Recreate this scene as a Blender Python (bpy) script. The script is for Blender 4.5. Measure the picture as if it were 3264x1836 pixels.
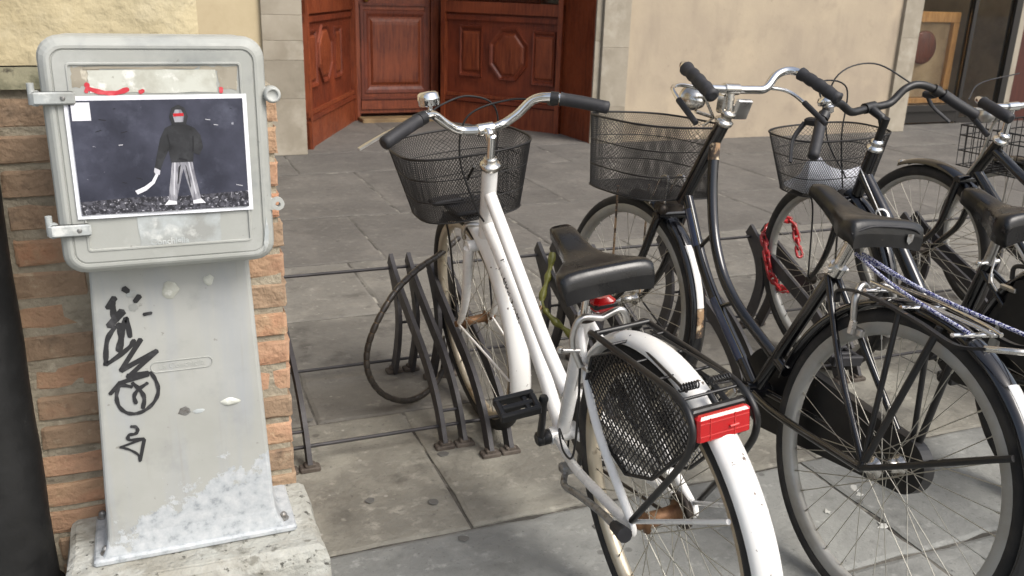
import bpy, math, random
from mathutils import Vector, Matrix
for o in list(bpy.data.objects): bpy.data.objects.remove(o)
SC = bpy.context.scene
COL = SC.collection
PI = math.pi
R = math.radians

# ------------------------------------------------------------------ camera
cam_d = bpy.data.cameras.new('camera')
cam_d.sensor_width = 36.0
cam_d.lens = 31.58
cam_d.clip_start = 0.05
cam_d.clip_end = 500
cam = bpy.data.objects.new('camera', cam_d)
COL.objects.link(cam)
yaw, pitch, roll = R(22.44), R(18.65), R(1.79)
fw = Vector((math.sin(yaw)*math.cos(pitch), math.cos(yaw)*math.cos(pitch), -math.sin(pitch)))
rt0 = Vector((math.cos(yaw), -math.sin(yaw), 0))
up0 = rt0.cross(fw)
rt = rt0*math.cos(roll) + up0*math.sin(roll)
up = -rt0*math.sin(roll) + up0*math.cos(roll)
m = Matrix((rt, up, -fw)).transposed().to_4x4()
m.translation = Vector((0, 0, 1.275))
cam.matrix_world = m
cam_d.dof.use_dof = True
cam_d.dof.focus_distance = 1.9
cam_d.dof.aperture_fstop = 9.0
SC.camera = cam

# ------------------------------------------------------------------ light: overcast daylight from the open street behind the camera
SUN_EL, SUN_AZ = R(48), R(150)          # azimuth clockwise from +Y
world = bpy.data.worlds.new('World')
SC.world = world
world.use_nodes = True
wn = world.node_tree
wn.nodes.clear()
wo = wn.nodes.new('ShaderNodeOutputWorld')
wb = wn.nodes.new('ShaderNodeBackground')
ws = wn.nodes.new('ShaderNodeTexSky')
ws.sky_type = 'NISHITA'
ws.sun_disc = False
ws.sun_elevation = SUN_EL
ws.sun_rotation = SUN_AZ
ws.dust_density = 4.0
ws.ozone_density = 0.6
wh = wn.nodes.new('ShaderNodeHueSaturation')
wh.inputs['Saturation'].default_value = 0.65
wn.links.new(ws.outputs[0], wh.inputs['Color'])
wn.links.new(wh.outputs[0], wb.inputs['Color'])
wb.inputs['Strength'].default_value = 0.13
wn.links.new(wb.outputs[0], wo.inputs[0])
sun_d = bpy.data.lights.new('sun', 'SUN')
sun_d.energy = 1.5
sun_d.angle = R(30)
sun_d.color = (1.0, 0.97, 0.92)
sun = bpy.data.objects.new('sun', sun_d)
COL.objects.link(sun)
sdir = Vector((math.sin(SUN_AZ)*math.cos(SUN_EL), math.cos(SUN_AZ)*math.cos(SUN_EL), math.sin(SUN_EL)))
sun.rotation_euler = sdir.to_track_quat('Z', 'Y').to_euler()
vs = SC.view_settings
vs.view_transform = 'Standard'
vs.look = 'None'
vs.gamma = 1.0
vs.use_curve_mapping = False
vs.exposure = 0.72

# ------------------------------------------------------------------ helpers: objects
def tag(o, label=None, cat=None, group=None, kind=None):
    if label: o['label'] = label
    if cat: o['category'] = cat
    if group: o['group'] = group
    if kind: o['kind'] = kind
    return o

def empty(name, loc=(0, 0, 0), rot=(0, 0, 0), parent=None):
    o = bpy.data.objects.new(name, None)
    o.empty_display_size = 0.1
    o.location = loc
    o.rotation_euler = rot
    COL.objects.link(o)
    if parent: o.parent = parent
    return o

def link(name, me, parent=None):
    o = bpy.data.objects.new(name, me)
    COL.objects.link(o)
    if parent: o.parent = parent
    return o

def V(*a): return Vector(a)

def spline(pts, n=8, closed=False):
    P = [Vector(p) for p in pts]
    out = []
    N = len(P)
    rng = range(N) if closed else range(N-1)
    for i in rng:
        if closed:
            a, b, c, d = P[(i-1) % N], P[i], P[(i+1) % N], P[(i+2) % N]
        else:
            b, c = P[i], P[i+1]
            a = P[i-1] if i > 0 else b*2-c
            d = P[i+2] if i+2 < N else c*2-b
        for k in range(n):
            t = k/n
            out.append(0.5*((2*b)+(c-a)*t+(2*a-5*b+4*c-d)*t*t+(3*b-a-3*c+d)*t**3))
    if not closed: out.append(P[-1])
    return out

class MB:
    """collects shapes and builds ONE mesh object"""
    def __init__(s, T=None):
        s.v, s.f, s.s, s.T = [], [], [], T
    def add(s, vs, fs, smooth=False):
        b = len(s.v)
        s.v += [Vector(p) for p in vs]
        for f in fs:
            s.f.append([i+b for i in f]); s.s.append(smooth)
        return s
    def rings(s, rs, closed_ring=True, cap=True, loop=False, smooth=True):
        n = len(rs[0]); b = len(s.v)
        for r in rs: s.v += [Vector(p) for p in r]
        m = len(rs)
        for i in range(m if loop else m-1):
            j = (i+1) % m
            for k in range(n if closed_ring else n-1):
                l = (k+1) % n
                s.f.append([b+i*n+k, b+i*n+l, b+j*n+l, b+j*n+k]); s.s.append(smooth)
        if cap and closed_ring and not loop:
            for r, rev in ((rs[0], True), (rs[-1], False)):
                q = len(s.v)
                s.v += [Vector(p) for p in r]
                ids = list(range(q, q+n))
                s.f.append(ids[::-1] if rev else ids); s.s.append(False)
        return s
    def tube(s, pts, r, n=10, closed=False, cap=True, flat=1.0, up=None):
        P = [Vector(p) for p in pts]
        N = len(P)
        rs = []
        prev = None
        for i in range(N):
            if closed: t = P[(i+1) % N]-P[i-1]
            else: t = (P[min(i+1, N-1)]-P[max(i-1, 0)])
            t.normalize()
            if prev is None:
                a = Vector(up) if up else (Vector((0, 0, 1)) if abs(t.z) < .9 else Vector((1, 0, 0)))
                u = (a - t*a.dot(t)).normalized()
            else:
                u = (prev - t*prev.dot(t)).normalized()
            prev = u
            w = t.cross(u)
            rr = r[i] if isinstance(r, (list, tuple)) else r
            rs.append([P[i]+(u*math.cos(2*PI*k/n)*rr + w*math.sin(2*PI*k/n)*rr*flat) for k in range(n)])
        return s.rings(rs, cap=cap, loop=closed)
    def bar(s, pts, w, h, up):
        """rectangular bar along a polyline: w across, h along 'up'-ish"""
        P = [Vector(p) for p in pts]; N = len(P)
        U = Vector(up)
        rs = []
        for i in range(N):
            t = (P[min(i+1, N-1)]-P[max(i-1, 0)]).normalized()
            a = t.cross(U).normalized(); b = a.cross(t).normalized()
            rs.append([P[i]+a*w/2*x+b*h/2*y for x, y in ((-1, -1), (1, -1), (1, 1), (-1, 1))])
        return s.rings(rs, smooth=False)
    def box(s, c, d, M=None, bev=0.0):
        c = Vector(c); x, y, z = [q/2 for q in d]
        if bev <= 0:
            vs = [(sx*x, sy*y, sz*z) for sz in (-1, 1) for sy in (-1, 1) for sx in (-1, 1)]
            fs = [(0, 2, 3, 1), (4, 5, 7, 6), (0, 1, 5, 4), (2, 6, 7, 3), (0, 4, 6, 2), (1, 3, 7, 5)]
            vs = [Vector(p) for p in vs]
            if M: vs = [M @ p for p in vs]
            return s.add([p+c for p in vs], fs)
        b = bev
        # chamfered box by stacked rounded rectangles
        def rr(hx, hy, zz):
            return [Vector(p) for p in ((hx-b, -hy, zz), (hx, -hy+b, zz), (hx, hy-b, zz), (hx-b, hy, zz), (-hx+b, hy, zz), (-hx, hy-b, zz), (-hx, -hy+b, zz), (-hx+b, -hy, zz))]
        rs = [rr(x-b, y-b, -z), rr(x, y, -z+b), rr(x, y, z-b), rr(x-b, y-b, z)]
        if M: rs = [[M @ p for p in r] for r in rs]
        return s.rings([[p+c for p in r] for r in rs], smooth=False)
    def plate(s, poly, o, ex, ey, th):
        """polygon (2d list) in plane o,ex,ey extruded by th along ex x ey (centred)"""
        o, ex, ey = Vector(o), Vector(ex), Vector(ey)
        n = ex.cross(ey).normalized()*th/2
        A = [o+ex*p[0]+ey*p[1]-n for p in poly]
        B = [o+ex*p[0]+ey*p[1]+n for p in poly]
        return s.rings([A, B], smooth=False)
    def lathe(s, prof, o, ax, n=20, a0=0, a1=2*PI, smooth=True):
        """prof list of (radius, height) round axis ax at o"""
        ax = Vector(ax).normalized(); o = Vector(o)
        q = Vector((0, 0, 1)) if abs(ax.z) < .9 else Vector((1, 0, 0))
        u = (q-ax*q.dot(ax)).normalized(); w = ax.cross(u)
        rs = [[o+ax*hh+(u*math.cos(2*PI*k/n)+w*math.sin(2*PI*k/n))*max(rr, 1e-5) for k in range(n)] for rr, hh in prof]
        return s.rings(rs, smooth=smooth)
    def ball(s, c, r, n=12, sc=(1, 1, 1)):
        rs = []
        for i in range(1, n//2):
            a = PI*i/(n//2)
            rs.append([Vector(c)+Vector((r*sc[0]*math.sin(a)*math.cos(2*PI*k/n), r*sc[1]*math.sin(a)*math.sin(2*PI*k/n), r*sc[2]*math.cos(a))) for k in range(n)])
        return s.rings(rs)
    def mesh(s, name, mat):
        me = bpy.data.meshes.new(name)
        vs = [s.T(p) for p in s.v] if s.T else s.v
        me.from_pydata([tuple(p) for p in vs], [], s.f)
        me.polygons.foreach_set('use_smooth', s.s)
        me.materials.append(mat)
        me.update()
        return me
    def build(s, name, mat, parent=None):
        return link(name, s.mesh(name, mat), parent)

def text_mb(body, size, place, extrude=0.0, offset=0.0, shear=0.0):
    """built-in font letters as mesh; place(x,y,z)->Vector maps flat letters on to the surface"""
    cu = bpy.data.curves.new('lettering', 'FONT')
    cu.body = body; cu.size = size; cu.extrude = extrude; cu.offset = offset; cu.shear = shear
    cu.align_x = 'CENTER'; cu.align_y = 'CENTER'; cu.resolution_u = 3
    o = bpy.data.objects.new('lettering', cu)
    COL.objects.link(o)
    dg = bpy.context.evaluated_depsgraph_get()
    me = o.evaluated_get(dg).to_mesh()
    mb = MB()
    mb.add([place(v.co.x, v.co.y, v.co.z) for v in me.vertices], [list(p.vertices) for p in me.polygons])
    o.evaluated_get(dg).to_mesh_clear()
    bpy.data.objects.remove(o); bpy.data.curves.remove(cu)
    return mb

# ------------------------------------------------------------------ helpers: materials
def lin(r, g, b):
    f = lambda c: (c/255/12.92) if c/255 <= .04045 else ((c/255+.055)/1.055)**2.4
    return (f(r), f(g), f(b), 1)

def M(name, base, rough=.5, metal=0.0, layers=(), bump=None, rnd=0.0, rough_var=0.0, coat=0.0, spec=None, coord='Object', aniso=None):
    """Principled material. layers: (kind, colour, scale, lo, hi, detail, strength); bump: (scale, strength, distance[, detail])
    rnd: brightness spread per object"""
    mt = bpy.data.materials.new(name)
    mt.use_nodes = True
    nt = mt.node_tree; N = nt.nodes; L = nt.links
    p = N['Principled BSDF']
    p.inputs['Roughness'].default_value = rough
    p.inputs['Metallic'].default_value = metal
    if coat: p.inputs['Coat Weight'].default_value = coat; p.inputs['Coat Roughness'].default_value = .08
    if spec is not None: p.inputs['Specular IOR Level'].default_value = spec
    tc = N.new('ShaderNodeTexCoord')
    oi = N.new('ShaderNodeObjectInfo')
    vm = N.new('ShaderNodeVectorMath'); vm.operation = 'MULTIPLY_ADD'
    cmb = N.new('ShaderNodeCombineXYZ')
    for i in range(3): L.new(oi.outputs['Random'], cmb.inputs[i])
    L.new(cmb.outputs[0], vm.inputs[0]); vm.inputs[1].default_value = (37, 53, 71)
    L.new(tc.outputs[coord], vm.inputs[2])
    vec = vm.outputs[0]
    col = None
    rgb = N.new('ShaderNodeRGB'); rgb.outputs[0].default_value = base if len(base) == 4 else (*base, 1)
    col = rgb.outputs[0]
    for ly in layers:
        kind, c, sc, lo, hi = ly[:5]
        det = ly[5] if len(ly) > 5 else 6
        st = ly[6] if len(ly) > 6 else 1.0
        if kind == 'noise':
            t = N.new('ShaderNodeTexNoise'); t.inputs['Scale'].default_value = sc; t.inputs['Detail'].default_value = det; t.inputs['Roughness'].default_value = .62
            out = t.outputs[0]
            L.new(vec, t.inputs['Vector'])
        elif kind == 'voro':
            t = N.new('ShaderNodeTexVoronoi'); t.inputs['Scale'].default_value = sc
            out = t.outputs[0]
            L.new(vec, t.inputs['Vector'])
        elif kind == 'streak':
            mp = N.new('ShaderNodeMapping'); mp.inputs['Scale'].default_value = det if isinstance(det, tuple) else (1, 1, .08)
            L.new(vec, mp.inputs['Vector'])
            t = N.new('ShaderNodeTexNoise'); t.inputs['Scale'].default_value = sc; t.inputs['Detail'].default_value = 6
            L.new(mp.outputs[0], t.inputs['Vector']); out = t.outputs[0]
        mr = N.new('ShaderNodeMapRange'); mr.inputs['From Min'].default_value = lo; mr.inputs['From Max'].default_value = hi
        mr.inputs['To Max'].default_value = st
        L.new(out, mr.inputs['Value'])
        mx = N.new('ShaderNodeMix'); mx.data_type = 'RGBA'
        L.new(mr.outputs[0], mx.inputs['Factor']); L.new(col, mx.inputs['A'])
        mx.inputs['B'].default_value = c if len(c) == 4 else (*c, 1)
        col = mx.outputs['Result']
    if rnd:
        hs = N.new('ShaderNodeHueSaturation')
        mr = N.new('ShaderNodeMapRange'); mr.inputs['To Min'].default_value = 1-rnd; mr.inputs['To Max'].default_value = 1+rnd
        L.new(oi.outputs['Random'], mr.inputs['Value']); L.new(mr.outputs[0], hs.inputs['Value'])
        L.new(col, hs.inputs['Color']); col = hs.outputs[0]
    L.new(col, p.inputs['Base Color'])
    if rough_var:
        t = N.new('ShaderNodeTexNoise'); t.inputs['Scale'].default_value = 25; t.inputs['Detail'].default_value = 5
        L.new(vec, t.inputs['Vector'])
        mr = N.new('ShaderNodeMapRange'); mr.inputs['From Min'].default_value = .3; mr.inputs['From Max'].default_value = .7
        mr.inputs['To Min'].default_value = max(rough-rough_var, .02); mr.inputs['To Max'].default_value = min(rough+rough_var, 1)
        L.new(t.outputs[0], mr.inputs['Value']); L.new(mr.outputs[0], p.inputs['Roughness'])
    if bump:
        bs = bump if isinstance(bump[0], tuple) else (bump,)
        nrm = None
        for b in bs:
            t = N.new('ShaderNodeTexNoise'); t.inputs['Scale'].default_value = b[0]; t.inputs['Detail'].default_value = b[3] if len(b) > 3 else 6
            L.new(vec, t.inputs['Vector'])
            bn = N.new('ShaderNodeBump'); bn.inputs['Strength'].default_value = b[1]; bn.inputs['Distance'].default_value = b[2]
            L.new(t.outputs[0], bn.inputs['Height'])
            if nrm: L.new(nrm, bn.inputs['Normal'])
            nrm = bn.outputs[0]
        L.new(nrm, p.inputs['Normal'])
    return mt

MT = {}
def mats():
    g = MT
    # ground
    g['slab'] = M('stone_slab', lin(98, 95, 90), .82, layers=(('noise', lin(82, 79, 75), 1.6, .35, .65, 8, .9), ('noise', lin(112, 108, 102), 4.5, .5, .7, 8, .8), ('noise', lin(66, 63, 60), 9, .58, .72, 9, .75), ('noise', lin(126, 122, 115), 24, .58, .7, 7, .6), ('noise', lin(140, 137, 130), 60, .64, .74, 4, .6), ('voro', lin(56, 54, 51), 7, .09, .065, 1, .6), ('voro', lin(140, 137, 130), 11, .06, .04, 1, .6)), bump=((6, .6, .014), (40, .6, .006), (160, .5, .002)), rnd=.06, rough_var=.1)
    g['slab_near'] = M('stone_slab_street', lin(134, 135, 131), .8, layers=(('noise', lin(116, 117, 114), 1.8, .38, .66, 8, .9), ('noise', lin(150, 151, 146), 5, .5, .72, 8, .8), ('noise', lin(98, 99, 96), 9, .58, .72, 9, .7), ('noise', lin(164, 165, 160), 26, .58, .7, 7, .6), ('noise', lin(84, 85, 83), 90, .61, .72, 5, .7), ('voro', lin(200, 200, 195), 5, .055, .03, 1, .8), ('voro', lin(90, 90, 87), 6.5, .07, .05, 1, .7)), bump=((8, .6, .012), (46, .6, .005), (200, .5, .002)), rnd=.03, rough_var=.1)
    g['slab_lit'] = M('stone_slab_lit', lin(136, 133, 123), .82, layers=(('noise', lin(116, 113, 104), 2.0, .35, .62, 8, .9), ('noise', lin(154, 151, 139), 4.5, .48, .68, 8, .85), ('noise', lin(92, 89, 82), 7, .57, .70, 9, .8), ('noise', lin(168, 164, 152), 22, .57, .68, 7, .6), ('noise', lin(74, 72, 68), 70, .62, .72, 5, .6), ('voro', lin(84, 81, 76), 5, .085, .065, 1, .7), ('voro', lin(176, 173, 164), 9, .06, .035, 1, .7)), bump=((5, .8, .018), (30, .8, .008), (160, .5, .002)), rnd=.05, rough_var=.1)  # paler copy of the far stone: stronger light put into the colour
    g['slab_half_lit'] = M('stone_slab_half_lit', lin(116, 113, 106), .82, layers=(('noise', lin(98, 95, 89), 1.8, .35, .63, 8, .9), ('noise', lin(132, 128, 119), 4.5, .5, .7, 8, .8), ('noise', lin(78, 75, 70), 8, .57, .71, 9, .8), ('noise', lin(146, 142, 133), 24, .58, .7, 7, .6), ('noise', lin(70, 68, 64), 70, .63, .72, 5, .6), ('voro', lin(70, 68, 64), 6, .085, .065, 1, .6), ('voro', lin(158, 155, 147), 10, .06, .038, 1, .6)), bump=((5, .7, .016), (34, .7, .007), (160, .5, .002)), rnd=.06, rough_var=.1)  # in-between tone, softens the painted step from lit to shaded paving
    g['joint'] = M('joint_fill', lin(104, 101, 94), .95, layers=(('noise', lin(66, 63, 58), 5, .40, .56), ('noise', lin(150, 146, 136), 7, .55, .66)), bump=(60, .8, .006))
    g['gum'] = M('old_gum', lin(98, 97, 93), .8)
    g['dropping'] = M('bird_dropping', lin(184, 184, 178), .9)
    # left wall
    g['mortar'] = M('mortar', lin(166, 157, 138), .95, layers=(('noise', lin(138, 129, 113), 9, .4, .65), ('noise', lin(184, 175, 156), 30, .58, .72)), bump=((40, .9, .012), (140, .6, .004)))
    g['brick'] = M('brick', lin(174, 138, 112), .92, layers=(('noise', lin(168, 140, 112), 6, .40, .6, 7, .9), ('noise', lin(184, 126, 94), 9, .55, .7, 7, .7), ('noise', lin(138, 116, 96), 18, .56, .72, 7, .7), ('noise', lin(204, 182, 152), 34, .60, .74, 5, .7)), bump=((28, .9, .012), (110, .7, .004)), rnd=.12)
    g['brick_tan'] = M('brick_tan', lin(160, 136, 112), .92, layers=(('noise', lin(146, 124, 102), 6, .40, .6, 7, .9), ('noise', lin(174, 134, 106), 9, .58, .72, 7, .6), ('noise', lin(108, 94, 80), 18, .56, .72, 7, .8), ('noise', lin(180, 164, 140), 34, .60, .74, 5, .7)), bump=((28, .9, .012), (110, .7, .004)), rnd=.12)
    g['cream'] = M('cream_render', lin(186, 174, 142), .93, layers=(('noise', lin(178, 164, 130), 3.0, .42, .65, 8, .9), ('noise', lin(196, 186, 158), 8, .5, .7, 8, .8), ('noise', lin(126, 115, 94), 8, .64, .73, 8, .9), ('noise', lin(146, 135, 112), 36, .64, .74, 6, .7)), bump=((12, .6, .014), (60, .7, .005)))
    g['ledge'] = M('ledge_stone', lin(150, 146, 122), .9, layers=(('noise', lin(100, 100, 80), 12, .45, .62), ('noise', lin(80, 76, 64), 30, .6, .7)), bump=(40, .7, .006))
    g['plinth'] = M('concrete_plinth', lin(166, 166, 158), .9, layers=(('noise', lin(146, 143, 132), 6, .42, .62, 8), ('noise', lin(186, 187, 181), 10, .5, .7, 8), ('noise', lin(108, 106, 96), 18, .57, .65, 9, .8), ('noise', lin(62, 61, 55), 48, .61, .67, 6, .9)), bump=((22, .9, .014), (90, .7, .005)))
    g['pipe'] = M('drainpipe_iron', lin(27, 27, 27), .5, layers=(('noise', lin(20, 20, 20), 6, .4, .6), ('noise', lin(70, 54, 44), 26, .67, .75, 8, .7), ('noise', lin(60, 59, 58), 60, .68, .75, 4, .6)), bump=((7, .3, .01), (60, .3, .003)), rough_var=.12)
    g['cabinet'] = M('cabinet_plastic', lin(166, 168, 163), .55, layers=(('noise', lin(155, 157, 151), 3, .42, .62, 6), ('noise', lin(124, 129, 129), 8, .54, .72, 9, .65), ('noise', lin(182, 184, 180), 9, .54, .7, 7, .7), ('noise', lin(112, 111, 104), 45, .68, .74, 5, .7)), bump=(180, .15, .001), rough_var=.12)
    g['cabinet_worn'] = M('cabinet_worn', lin(176, 182, 182), .6, layers=(('noise', lin(150, 152, 148), 14, .4, .6, 8), ('noise', lin(206, 208, 204), 30, .55, .7, 7)), bump=(90, .3, .002))
    g['salt'] = M('salt_bloom', lin(222, 224, 222), .9, layers=(('noise', lin(240, 241, 240), 14, .48, .62, 8), ('noise', lin(178, 182, 184), 26, .58, .7, 8, .8), ('noise', lin(150, 152, 152), 90, .64, .72, 5, .7)), bump=((34, .8, .006), (160, .6, .002)))
    g['grime'] = M('grime_patch', lin(156, 149, 134), .8, layers=(('noise', lin(136, 129, 114), 16, .42, .64, 8), ('noise', lin(196, 190, 174), 40, .6, .7, 7)))
    g['gluepatch'] = M('glue_residue', lin(196, 198, 188), .8, layers=(('noise', lin(176, 176, 164), 20, .42, .6, 8), ('noise', lin(226, 226, 220), 34, .56, .68, 7), ('noise', lin(140, 136, 122), 60, .66, .72, 6, .8)))
    g['bolt'] = M('dull_steel', lin(150, 150, 148), .5, .7, layers=(('noise', lin(110, 104, 96), 60, .5, .65),))
    g['ink'] = M('marker_ink', lin(40, 40, 42), .55, layers=(('noise', lin(78, 78, 80), 30, .55, .75),))
    g['redink'] = M('red_marker', lin(192, 52, 64), .6, layers=(('noise', lin(214, 104, 108), 30, .5, .7),))
    g['paper'] = M('white_paper', lin(236, 238, 244), .65)
    # facade
    g['stucco'] = M('stucco', lin(174, 160, 138), .9, layers=(('noise', lin(154, 141, 124), .9, .38, .64, 6, .9), ('noise', lin(182, 166, 142), 1.7, .5, .7, 6, .8), ('noise', lin(136, 124, 110), 3.0, .56, .76, 9, .7), ('noise', lin(128, 114, 100), 26, .66, .76, 5, .5), ('streak', lin(144, 132, 117), 6, .55, .75, (1, 1, .25), .6)), bump=((3, .4, .02), (60, .3, .003)))
    g['stucco_pale'] = M('stucco_pale', lin(190, 176, 144), .9, layers=(('noise', lin(174, 158, 128), 1.6, .42, .66),), bump=(50, .2, .003))
    g['pilaster'] = M('pilaster_stone', lin(150, 141, 124), .85, layers=(('noise', lin(132, 122, 106), 1.8, .42, .62, 7),), bump=((5, .25, .01), (60, .2, .003)))
    g['wood'] = M('varnished_wood', lin(128, 64, 35), .48, layers=(('streak', lin(92, 38, 20), 10, .36, .64, (6, 6, .5)), ('noise', lin(136, 68, 38), 2.5, .42, .7), ('streak', lin(70, 30, 17), 26, .55, .74, (8, 8, .35), .8), ('noise', lin(150, 92, 60), 12, .66, .78, 7, .5)), bump=(30, .2, .002), rough_var=.12)
    g['wood_dark'] = M('dark_wood', lin(110, 49, 27), .48, layers=(('streak', lin(80, 33, 18), 12, .38, .66, (6, 6, .5)), ('noise', lin(126, 58, 32), 3, .48, .7)), rough_var=.1)
    g['wood_deep'] = M('deep_red_wood', lin(74, 32, 22), .45, layers=(('streak', lin(56, 24, 16), 12, .4, .66, (6, 6, .5)),))
    g['pine'] = M('pine_frame', lin(202, 148, 84), .45, layers=(('streak', lin(178, 122, 62), 14, .42, .66, (6, 6, .5)),))
    g['brass'] = M('brass', lin(180, 150, 80), .35, 1.0)
    g['darkmetal'] = M('dark_anodised', lin(46, 44, 42), .4, .3)
    g['threshold'] = M('threshold_stone', lin(140, 118, 84), .75, layers=(('noise', lin(112, 92, 66), 6, .45, .65),))
    g['shop_in'] = M('shop_interior', lin(176, 150, 116), .8, layers=(('noise', lin(140, 114, 84), 1.5, .4, .6),))
    gl = bpy.data.materials.new('shop_glass'); gl.use_nodes = True
    nt = gl.node_tree; p = nt.nodes['Principled BSDF']
    p.inputs['Base Color'].default_value = (.9, .92, .9, 1); p.inputs['Roughness'].default_value = .03; p.inputs['Transmission Weight'].default_value = 1.0; p.inputs['IOR'].default_value = 1.45
    g['glass'] = gl
    # bikes
    g['white'] = M('white_enamel', lin(230, 229, 226), .28, layers=(('noise', lin(206, 201, 192), 5, .5, .75, 7, .7), ('noise', lin(170, 160, 146), 16, .64, .8, 8, .6), ('noise', lin(120, 74, 44), 40, .715, .74, 4, .9)), coat=.4, rough_var=.08)
    g['white_rust'] = M('white_enamel_chipped', lin(234, 233, 229), .3, layers=(('noise', lin(212, 206, 196), 5, .48, .72, 7, .8), ('noise', lin(90, 74, 60), 42, .675, .695, 4, .95)), coat=.3)
    g['black'] = M('black_enamel', lin(14, 14, 17), .16, layers=(('noise', lin(27, 26, 27), 18, .6, .8, 6, .5), ('noise', lin(80, 58, 42), 60, .725, .75, 3, .8)), coat=.6, rough_var=.06)
    g['black_dusty'] = M('black_enamel_dusty', lin(24, 24, 25), .4, layers=(('noise', lin(50, 47, 44), 9, .52, .76, 6, .6), ('noise', lin(100, 78, 58), 50, .71, .75, 3, .8)), rough_var=.12)
    g['navy'] = M('navy_enamel', lin(44, 56, 82), .15, layers=(('noise', lin(34, 42, 62), 12, .5, .7),), coat=.6)
    g['gold'] = M('gold_lining', lin(150, 138, 92), .5)
    g['primer'] = M('bare_peeled_paint', lin(150, 122, 92), .8, layers=(('noise', lin(60, 50, 42), 26, .5, .56, 6), ('noise', lin(196, 178, 150), 40, .58, .66, 5)), bump=(60, .5, .003))
    g['tyre'] = M('tyre_rubber', lin(38, 37, 36), .85, layers=(('noise', lin(66, 62, 57), 14, .45, .7, 6, .8),), bump=(140, .4, .002))
    g['tyre_brown'] = M('tyre_gum_wall', lin(132, 96, 62), .85, layers=(('noise', lin(80, 58, 40), 12, .42, .66),))
    g['rubber'] = M('black_rubber', lin(34, 34, 37), .6, layers=(('noise', lin(50, 50, 54), 24, .5, .72),), bump=(120, .2, .001))
    g['plastic'] = M('black_plastic', lin(24, 24, 25), .45, layers=(('noise', lin(44, 43, 42), 16, .54, .76, 6, .6),), rough_var=.12)
    g['vinyl'] = M('saddle_vinyl', lin(19, 19, 20), .3, layers=(('noise', lin(30, 30, 30), 7, .48, .72, 6, .7), ('noise', lin(70, 68, 66), 60, .70, .74, 4, .5)), bump=(220, .15, .001), rough_var=.1)
    g['vinyl_old'] = M('saddle_vinyl_worn', lin(22, 22, 22), .38, layers=(('noise', lin(40, 38, 36), 8, .5, .72, 6, .7), ('noise', lin(100, 92, 82), 40, .70, .74, 4, .5)), bump=(160, .25, .001), rough_var=.1)
    g['chrome'] = M('chrome', (.78, .78, .77, 1), .12, 1.0, layers=(('noise', (.62, .60, .56, 1), 20, .55, .75),), rough_var=.07)
    g['chrome_old'] = M('chrome_pitted', (.66, .64, .60, 1), .25, 1.0, layers=(('noise', (.42, .38, .32, 1), 28, .52, .7), ('noise', (.24, .15, .09, 1), 60, .66, .72)), rough_var=.1)
    g['alloy'] = M('alloy', (.62, .61, .59, 1), .35, 1.0, layers=(('noise', (.48, .46, .43, 1), 18, .5, .7),), rough_var=.12)
    g['rim_white'] = M('rim_alloy_dusty', lin(196, 186, 166), .4, .55, layers=(('noise', lin(168, 142, 104), 5, .5, .7, 6), ('noise', lin(120, 100, 80), 20, .6, .74)), rough_var=.1)
    g['rim_grey'] = M('rim_steel_grey', lin(166, 165, 160), .45, .25, layers=(('noise', lin(142, 138, 128), 7, .45, .68, 6), ('noise', lin(112, 94, 72), 30, .66, .76)), rough_var=.12)
    g['spoke'] = M('spoke_steel', (.46, .44, .38, 1), .4, .8)
    g['rusty'] = M('rusty_hub', lin(128, 96, 68), .55, .5, layers=(('noise', lin(84, 56, 36), 24, .45, .65), ('noise', lin(150, 132, 108), 40, .6, .72)))
    g['steel_dark'] = M('dirty_steel', lin(70, 64, 58), .5, .6, layers=(('noise', lin(44, 38, 34), 40, .45, .65),))
    g['wire'] = M('basket_wire', lin(40, 39, 39), .5, .3)
    g['rackpaint'] = M('rack_grey_paint', lin(60, 58, 60), .55, layers=(('noise', lin(48, 46, 47), 8, .45, .65), ('noise', lin(82, 66, 56), 22, .64, .76, 7, .6), ('noise', lin(92, 90, 91), 50, .67, .75, 4, .5)), bump=(50, .25, .003), rough_var=.1)
    g['rackfoot'] = M('rack_dirty_feet', lin(92, 84, 76), .8, layers=(('noise', lin(64, 56, 50), 20, .45, .65),), bump=(50, .4, .004))
    rd = M('red_lens', lin(176, 16, 20), .2, layers=(('noise', lin(140, 10, 15), 10, .5, .7),), coat=.6)
    g['red'] = rd
    g['red_clear'] = M('red_lens_ridge', lin(190, 50, 48), .2, coat=.5)
    g['redchain'] = M('red_sleeved_chain', lin(176, 30, 34), .3, layers=(('noise', lin(140, 22, 26), 20, .45, .65),), coat=.4)
    g['cablelock'] = M('cable_sleeve', lin(46, 42, 38), .45, layers=(('noise', lin(70, 62, 52), 30, .5, .7),), coat=.3)
    g['copper'] = M('lock_core', lin(120, 98, 72), .4, .6)
    g['olive'] = M('olive_sleeve', lin(112, 112, 44), .5, layers=(('noise', lin(86, 88, 32), 16, .45, .65), ('noise', lin(150, 150, 84), 30, .6, .72)), bump=(60, .3, .004), coat=.3)
    g['bungee'] = M('blue_bungee', lin(44, 47, 118), .8, layers=(('voro', lin(196, 198, 210), 300, .46, .56),))
    g['yellow'] = M('yellow_letters', lin(214, 190, 110), .5)
mats()
# ------------------------------------------------------------------ ground
rnd = random.Random(7)
mb = MB()
mb.add([(-60, -40, -.0042), (70, -40, -.0042), (70, 60, -.0042), (-60, 60, -.0042)], [(0, 1, 2, 3)])
pave = mb.build('pavement', MT['joint']); tag(pave, kind='structure')

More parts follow.
